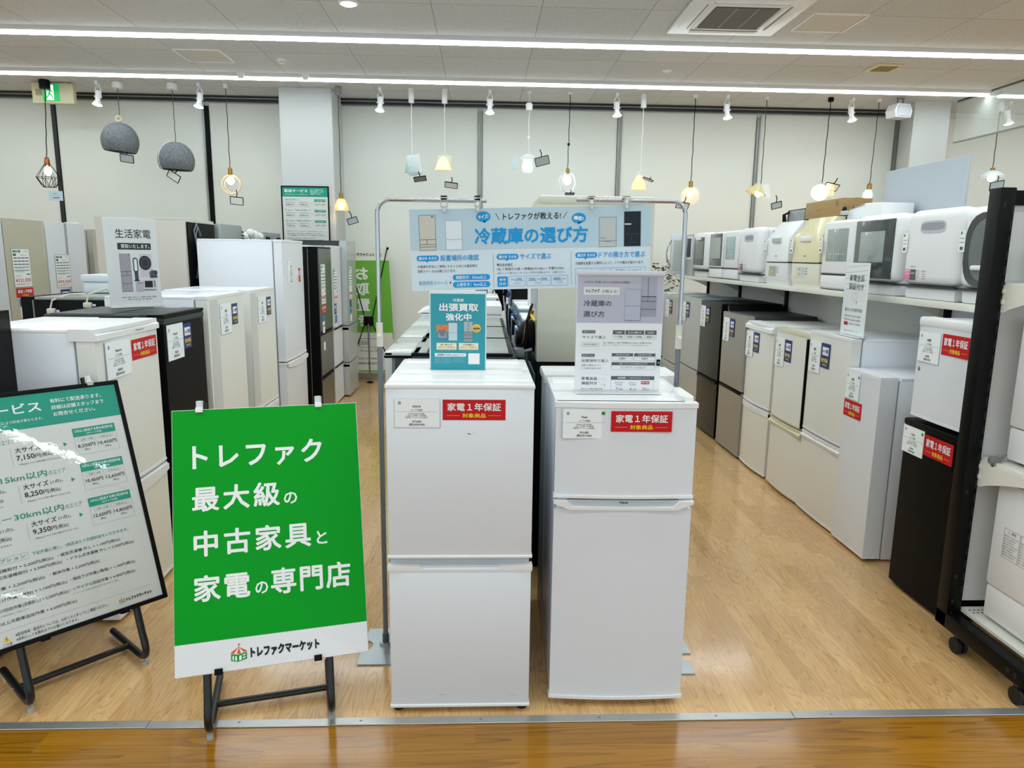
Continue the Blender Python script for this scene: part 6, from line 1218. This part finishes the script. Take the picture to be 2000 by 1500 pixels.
def delivery(m, W, H, S, full=True):
    """delivery price list; u in mm from the left inner edge, v in mm from the top inner edge; S scales mm to the frame"""
    def T(s, u0, vb, u1, vt, mt=K_, b=0.0, n=3): m.tfit(s, u0 * S, vt * S, u1 * S, vb * S, mt, b, n)
    def Rc(u0, v0, u1, v1, mt, n=1): m.rect(u0 * S, v0 * S, u1 * S, v1 * S, mt, n)
    def O(u0, v0, u1, v1, t, mt, n=2): m.outline(u0 * S, v0 * S, u1 * S, v1 * S, t * S, mt, n)
    Rc(0, 0, W, H, ink('d9dbd8'), 1); Rc(0, 0, W, 138, TEAL, 2)
    g = ink('2c9079'); kk = ink('303338')
    T('配送サービス', 34, 76, 364, 32, W_, 0.02); T('※お届け先の地域、商品のサイズにより料金が異なります。', 36, 110, 362, 98, W_)
    T('有料にて配送承ります。', 400, 48, 594, 30, W_, 0.012); T('詳細は店舗スタッフまで', 400, 76, 599, 58, W_, 0.012); T('お問合せください。', 402, 104, 560, 86, W_, 0.012)
    for k, (km, w1, a, b, c, d) in enumerate((('7km以内', 150, '6,050', '7,150', '8,250', '10,450'), ('7.1km－15km以内', 300, '6,600', '8,250', '10,450', '12,650'), ('15.1km－30km以内', 332, '7,700', '9,350', '12,650', '14,850'))):
        y = 149 * k
        T(km, 34, 192 + y, 34 + w1, 164 + y, g, 0.012); T('のエリア', 40 + w1, 190 + y, 100 + w1, 172 + y, g)
        for u, nm, pr, note in ((48, '小サイズ', a, '※1人で持ち運びができるもの'), (244, '大サイズ', b, '※40kg以上 ※1人で持ち運びができないもの')):
            T(nm, u, 230 + y, u + 88, 208 + y, kk, 0.012); T('(1点)。', u + 94, 228 + y, u + 140, 212 + y, kk); T(pr, u, 263 + y, u + 62, 240 + y, kk, 0.018); T('円', u + 64, 261 + y, u + 82, 244 + y, kk, 0.012); T('(税込)', u + 86, 262 + y, u + 124, 244 + y, kk, 0.008); T(note, u + 4, 281 + y, u + (120 if u < 100 else 156), 272 + y, DGR)
        Rc(229, 208 + y, 230, 280 + y, GRY, 2); m.poly([(414 * S, (217 + y) * S), (428 * S, (226 + y) * S), (414 * S, (235 + y) * S)], g, 2)
        Rc(455, 168 + y, 620, 204 + y, TEAL, 2); T('2点以上配送する際の配送料金', 463, 186 + y, 612, 174 + y, W_, 0.01); T('(全サイズ共通)', 506, 200 + y, 566, 190 + y, W_); O(456, 204 + y, 620, 282 + y, 0.8, GRY)
        O(470, 210 + y, 534, 226 + y, 0.6, GRY); O(546, 210 + y, 608, 226 + y, 0.6, GRY); T('2点～4点', 480, 223 + y, 526, 213 + y, g); T('5点以上', 556, 223 + y, 600, 213 + y, g)
        T(c + '円', 464, 253 + y, 530, 236 + y, kk, 0.014); T(d + '円', 542, 253 + y, 614, 236 + y, kk, 0.014); T('(税込)', 486, 267 + y, 508, 257 + y, kk); T('(税込)', 566, 267 + y, 590, 257 + y, kk)
        Rc(538, 212 + y, 538.6, 262 + y, GRY, 2)
    if not full: return
    O(36, 616, 214, 642, 0.8, g); T('配送オプション', 52, 636, 204, 620, g, 0.006); T('下記作業に関し、1商品あたり別途料金をいただきます。', 226, 636, 580, 622, g, 0.006)
    for k, (a, b) in enumerate((('・縦型洗濯機取付 + 2,200円(税込)', '・縦型洗濯機 外し + 1,100円(税込)'), ('・ドラム式洗濯機取付 + 5,500円(税込)', '・ドラム式洗濯機 外し + 2,200円(税込)'), ('・組立作業 + 2,200円(税込)', '・解体作業 + 2,200円(税込)'), ('・階段上げ作業(1階毎) + 1,100円(税込)', '・階段下げ作業(1階毎) + 1,100円(税込)'), ('・吊り上げ回収作業(店頭戻し) + 2,200円(税込)', '・リサイクル回収作業 + 4,400円(税込)'), ('・500L以上冷蔵庫追加作業 + 6,600円(税込)', ''))):
        v = (672, 696, 736, 778, 816, 862)[k]; T(a, 40, v, (292, 318, 250, 320, 318, 338)[k], v - 15, kk, 0.008)
        if b: T(b, (308, 336, 268, 332, 322)[k], v - 2, (540, 590, 448, 578, 570)[k], v - 17, kk, 0.008)
        if k in (2, 4): T('※お引越しのお客様は事前にご相談ください', 52, v + 14, 180, v + 7, ink('7fae9c')); 
        if k == 4: T('※リサイクル家電対象品の買い替え時のみ適用', 330, v + 12, 500, v + 5, ink('7fae9c'))
    Rc(40, 882, 620, 882.8, GRY, 2)
    m.poly([(78 * S, 922 * S), (104 * S, 922 * S), (91 * S, 899 * S)], ink('e8c93a'), 2); Rc(90, 906, 92.5, 915, K_, 3); Rc(90, 917, 92.5, 919.5, K_, 3); T('ご注意', 77, 936, 106, 926, kk)
    T('※配送地域・配送日については、お近くのスタッフにご確認ください。', 120, 914, 442, 901, kk, 0.004); T('※原則として玄関先までのお届けとなります。', 120, 931, 330, 919, kk, 0.004)
    logo(m, 484 * S, 896 * S, 24 * S)
def draw_menu(m):
    # inner left edge at u = -16 mm in measured coordinates, inner top at 958 mm
    m.frame(0.355 + (-16 - 680) / 1000, 0.271 + 0.958, -0.006, 0.001); delivery(m, 655, 938, 1.0)
easel('black framed delivery price list on an easel cut off by the left picture edge', (-1.5175, 2.621, 0), R(47), R(21), (-0.21, 0.21), -0.36, 0.332, 0.271, 1.247, ink('dcdedb'), TEAL, draw_menu, (-0.22, 0.22), (-0.13, 0.16), 0.41, 0.006, 0.018)

t = thing('wall_poster', 'small black framed delivery price list fixed to the white pillar above the left row', 'poster', (-2.53, 9.296, 1.715))
m = MB(); m.box(0, 0.592, -0.012, 0, 0, 0.835, ink('d9dbd8')); m.build('sheet', t)
m = MB()
for a, b, c, d in ((0, 0.592, 0.82, 0.835), (0, 0.592, 0, 0.015), (0, 0.015, 0, 0.835), (0.577, 0.592, 0, 0.835)): m.box(a, b, -0.02, 0, c, d, BLACKPL, 0.002, 1)
m.build('frame', t); m = MB(); m.frame(0.014, 0.822, -0.0125, 0.001); delivery(m, 655, 938, 0.862); m.build('print', t)

# ------------------------------------------------------------------ green X banner seen from behind
t = thing('banner_stand', 'green and white banner on a black X frame seen from behind near the back wall', 'banner', (-1.54, 9.72, 0))
m = MB(); m.frame(-0.33, 1.8, 0.0, 0.001)
GB = ink('6db33f')
m.add([(-0.3, 0, 1.79), (0.27, 0, 1.8), (0.345, 0.0, 0.13), (-0.31, 0.0, 0.12)], [(0, 1, 2, 3)], ink('e3e4dc')); m.add([(-0.3, 0.003, 1.79), (0.27, 0.003, 1.8), (0.345, 0.003, 0.13), (-0.31, 0.003, 0.12)], [(3, 2, 1, 0)], ink('e3e4dc')); m.build('sheet', t)
m = MB(); m.frame(-0.33, 1.8, -0.001, 0.001); m.poly([(30, 164), (608, 158), (652, 1128), (22, 1128)], GB, 1); m.rect(20, 1648, 672, 1666, GB, 1); m.poly([(640, 1128), (653, 1128), (660, 1220), (646, 1220)], GB, 1)
m.tfit('トレファクマーケット', 36, 62, 408, 108, K_, 0.04, 2, 0, True)
for i, c in enumerate('お取置き'): m.tfit(c, 150 + 10 * i, 254 + 208 * i, 326 + 10 * i, 418 + 208 * i, W_, 0.03, 2, 0, True)
logo(m, 440, 40, 70, txt=False)
m.outline(190, 1210, 440, 1330, 5, DGR, 2); m.outline(140, 1240, 330, 1290, 5, DGR, 3); m.rect(144, 1244, 326, 1286, ink('e3e4dc'), 3); m.tfit('RESERVED', 150, 1254, 320, 1278, DGR, 0.01, 4, 0, True); m.line((240, 1340), (200, 1380), 5, DGR, 2); m.line((390, 1340), (430, 1380), 5, DGR, 2); m.rect(200, 1378, 430, 1383, DGR, 2); m.line((130, 1200), (150, 1220), 4, DGR, 2); m.line((110, 1216), (140, 1232), 4, DGR, 2)
m.tfit('商品代金の一部のお支払いで', 40, 1468, 420, 1500, DGR, 0, 2, 0, True); m.tfit('お取り置き期間を承ります', 30, 1534, 420, 1570, DGR, 0, 2, 0, True); m.build('print', t)
m = MB(); m.box(-0.065, 0.065, -0.09, -0.03, 0.77, 0.9, BLACKPL, 0.015); m.build('hub', t)
for x, z in ((-0.29, 1.79), (0.265, 1.8), (-0.3, 0.14), (0.335, 0.14)):
    m = MB(); m.tube([(0.05 * (1 if x > 0 else -1), -0.06, 0.84 + (0.04 if z > 1 else -0.04)), (x * 0.97, -0.015, z)], 0.007, BLACKPL, 8); m.sphere((x, -0.012, z), 0.018, BLACKPL, 10, 7); m.build('strut', t)
m = MB(); m.tube([(0, -0.085, 0.8), (0.01, -0.12, 0.015)], 0.011, GREYPOLE, 10); m.build('leg', t)
m = MB(); m.lathe([(0.0001, 0.0), (0.045, 0.0), (0.045, 0.012), (0.012, 0.025), (0.0001, 0.026)], (0.01, -0.12, 0), BLACKPL, 16); m.build('foot', t)
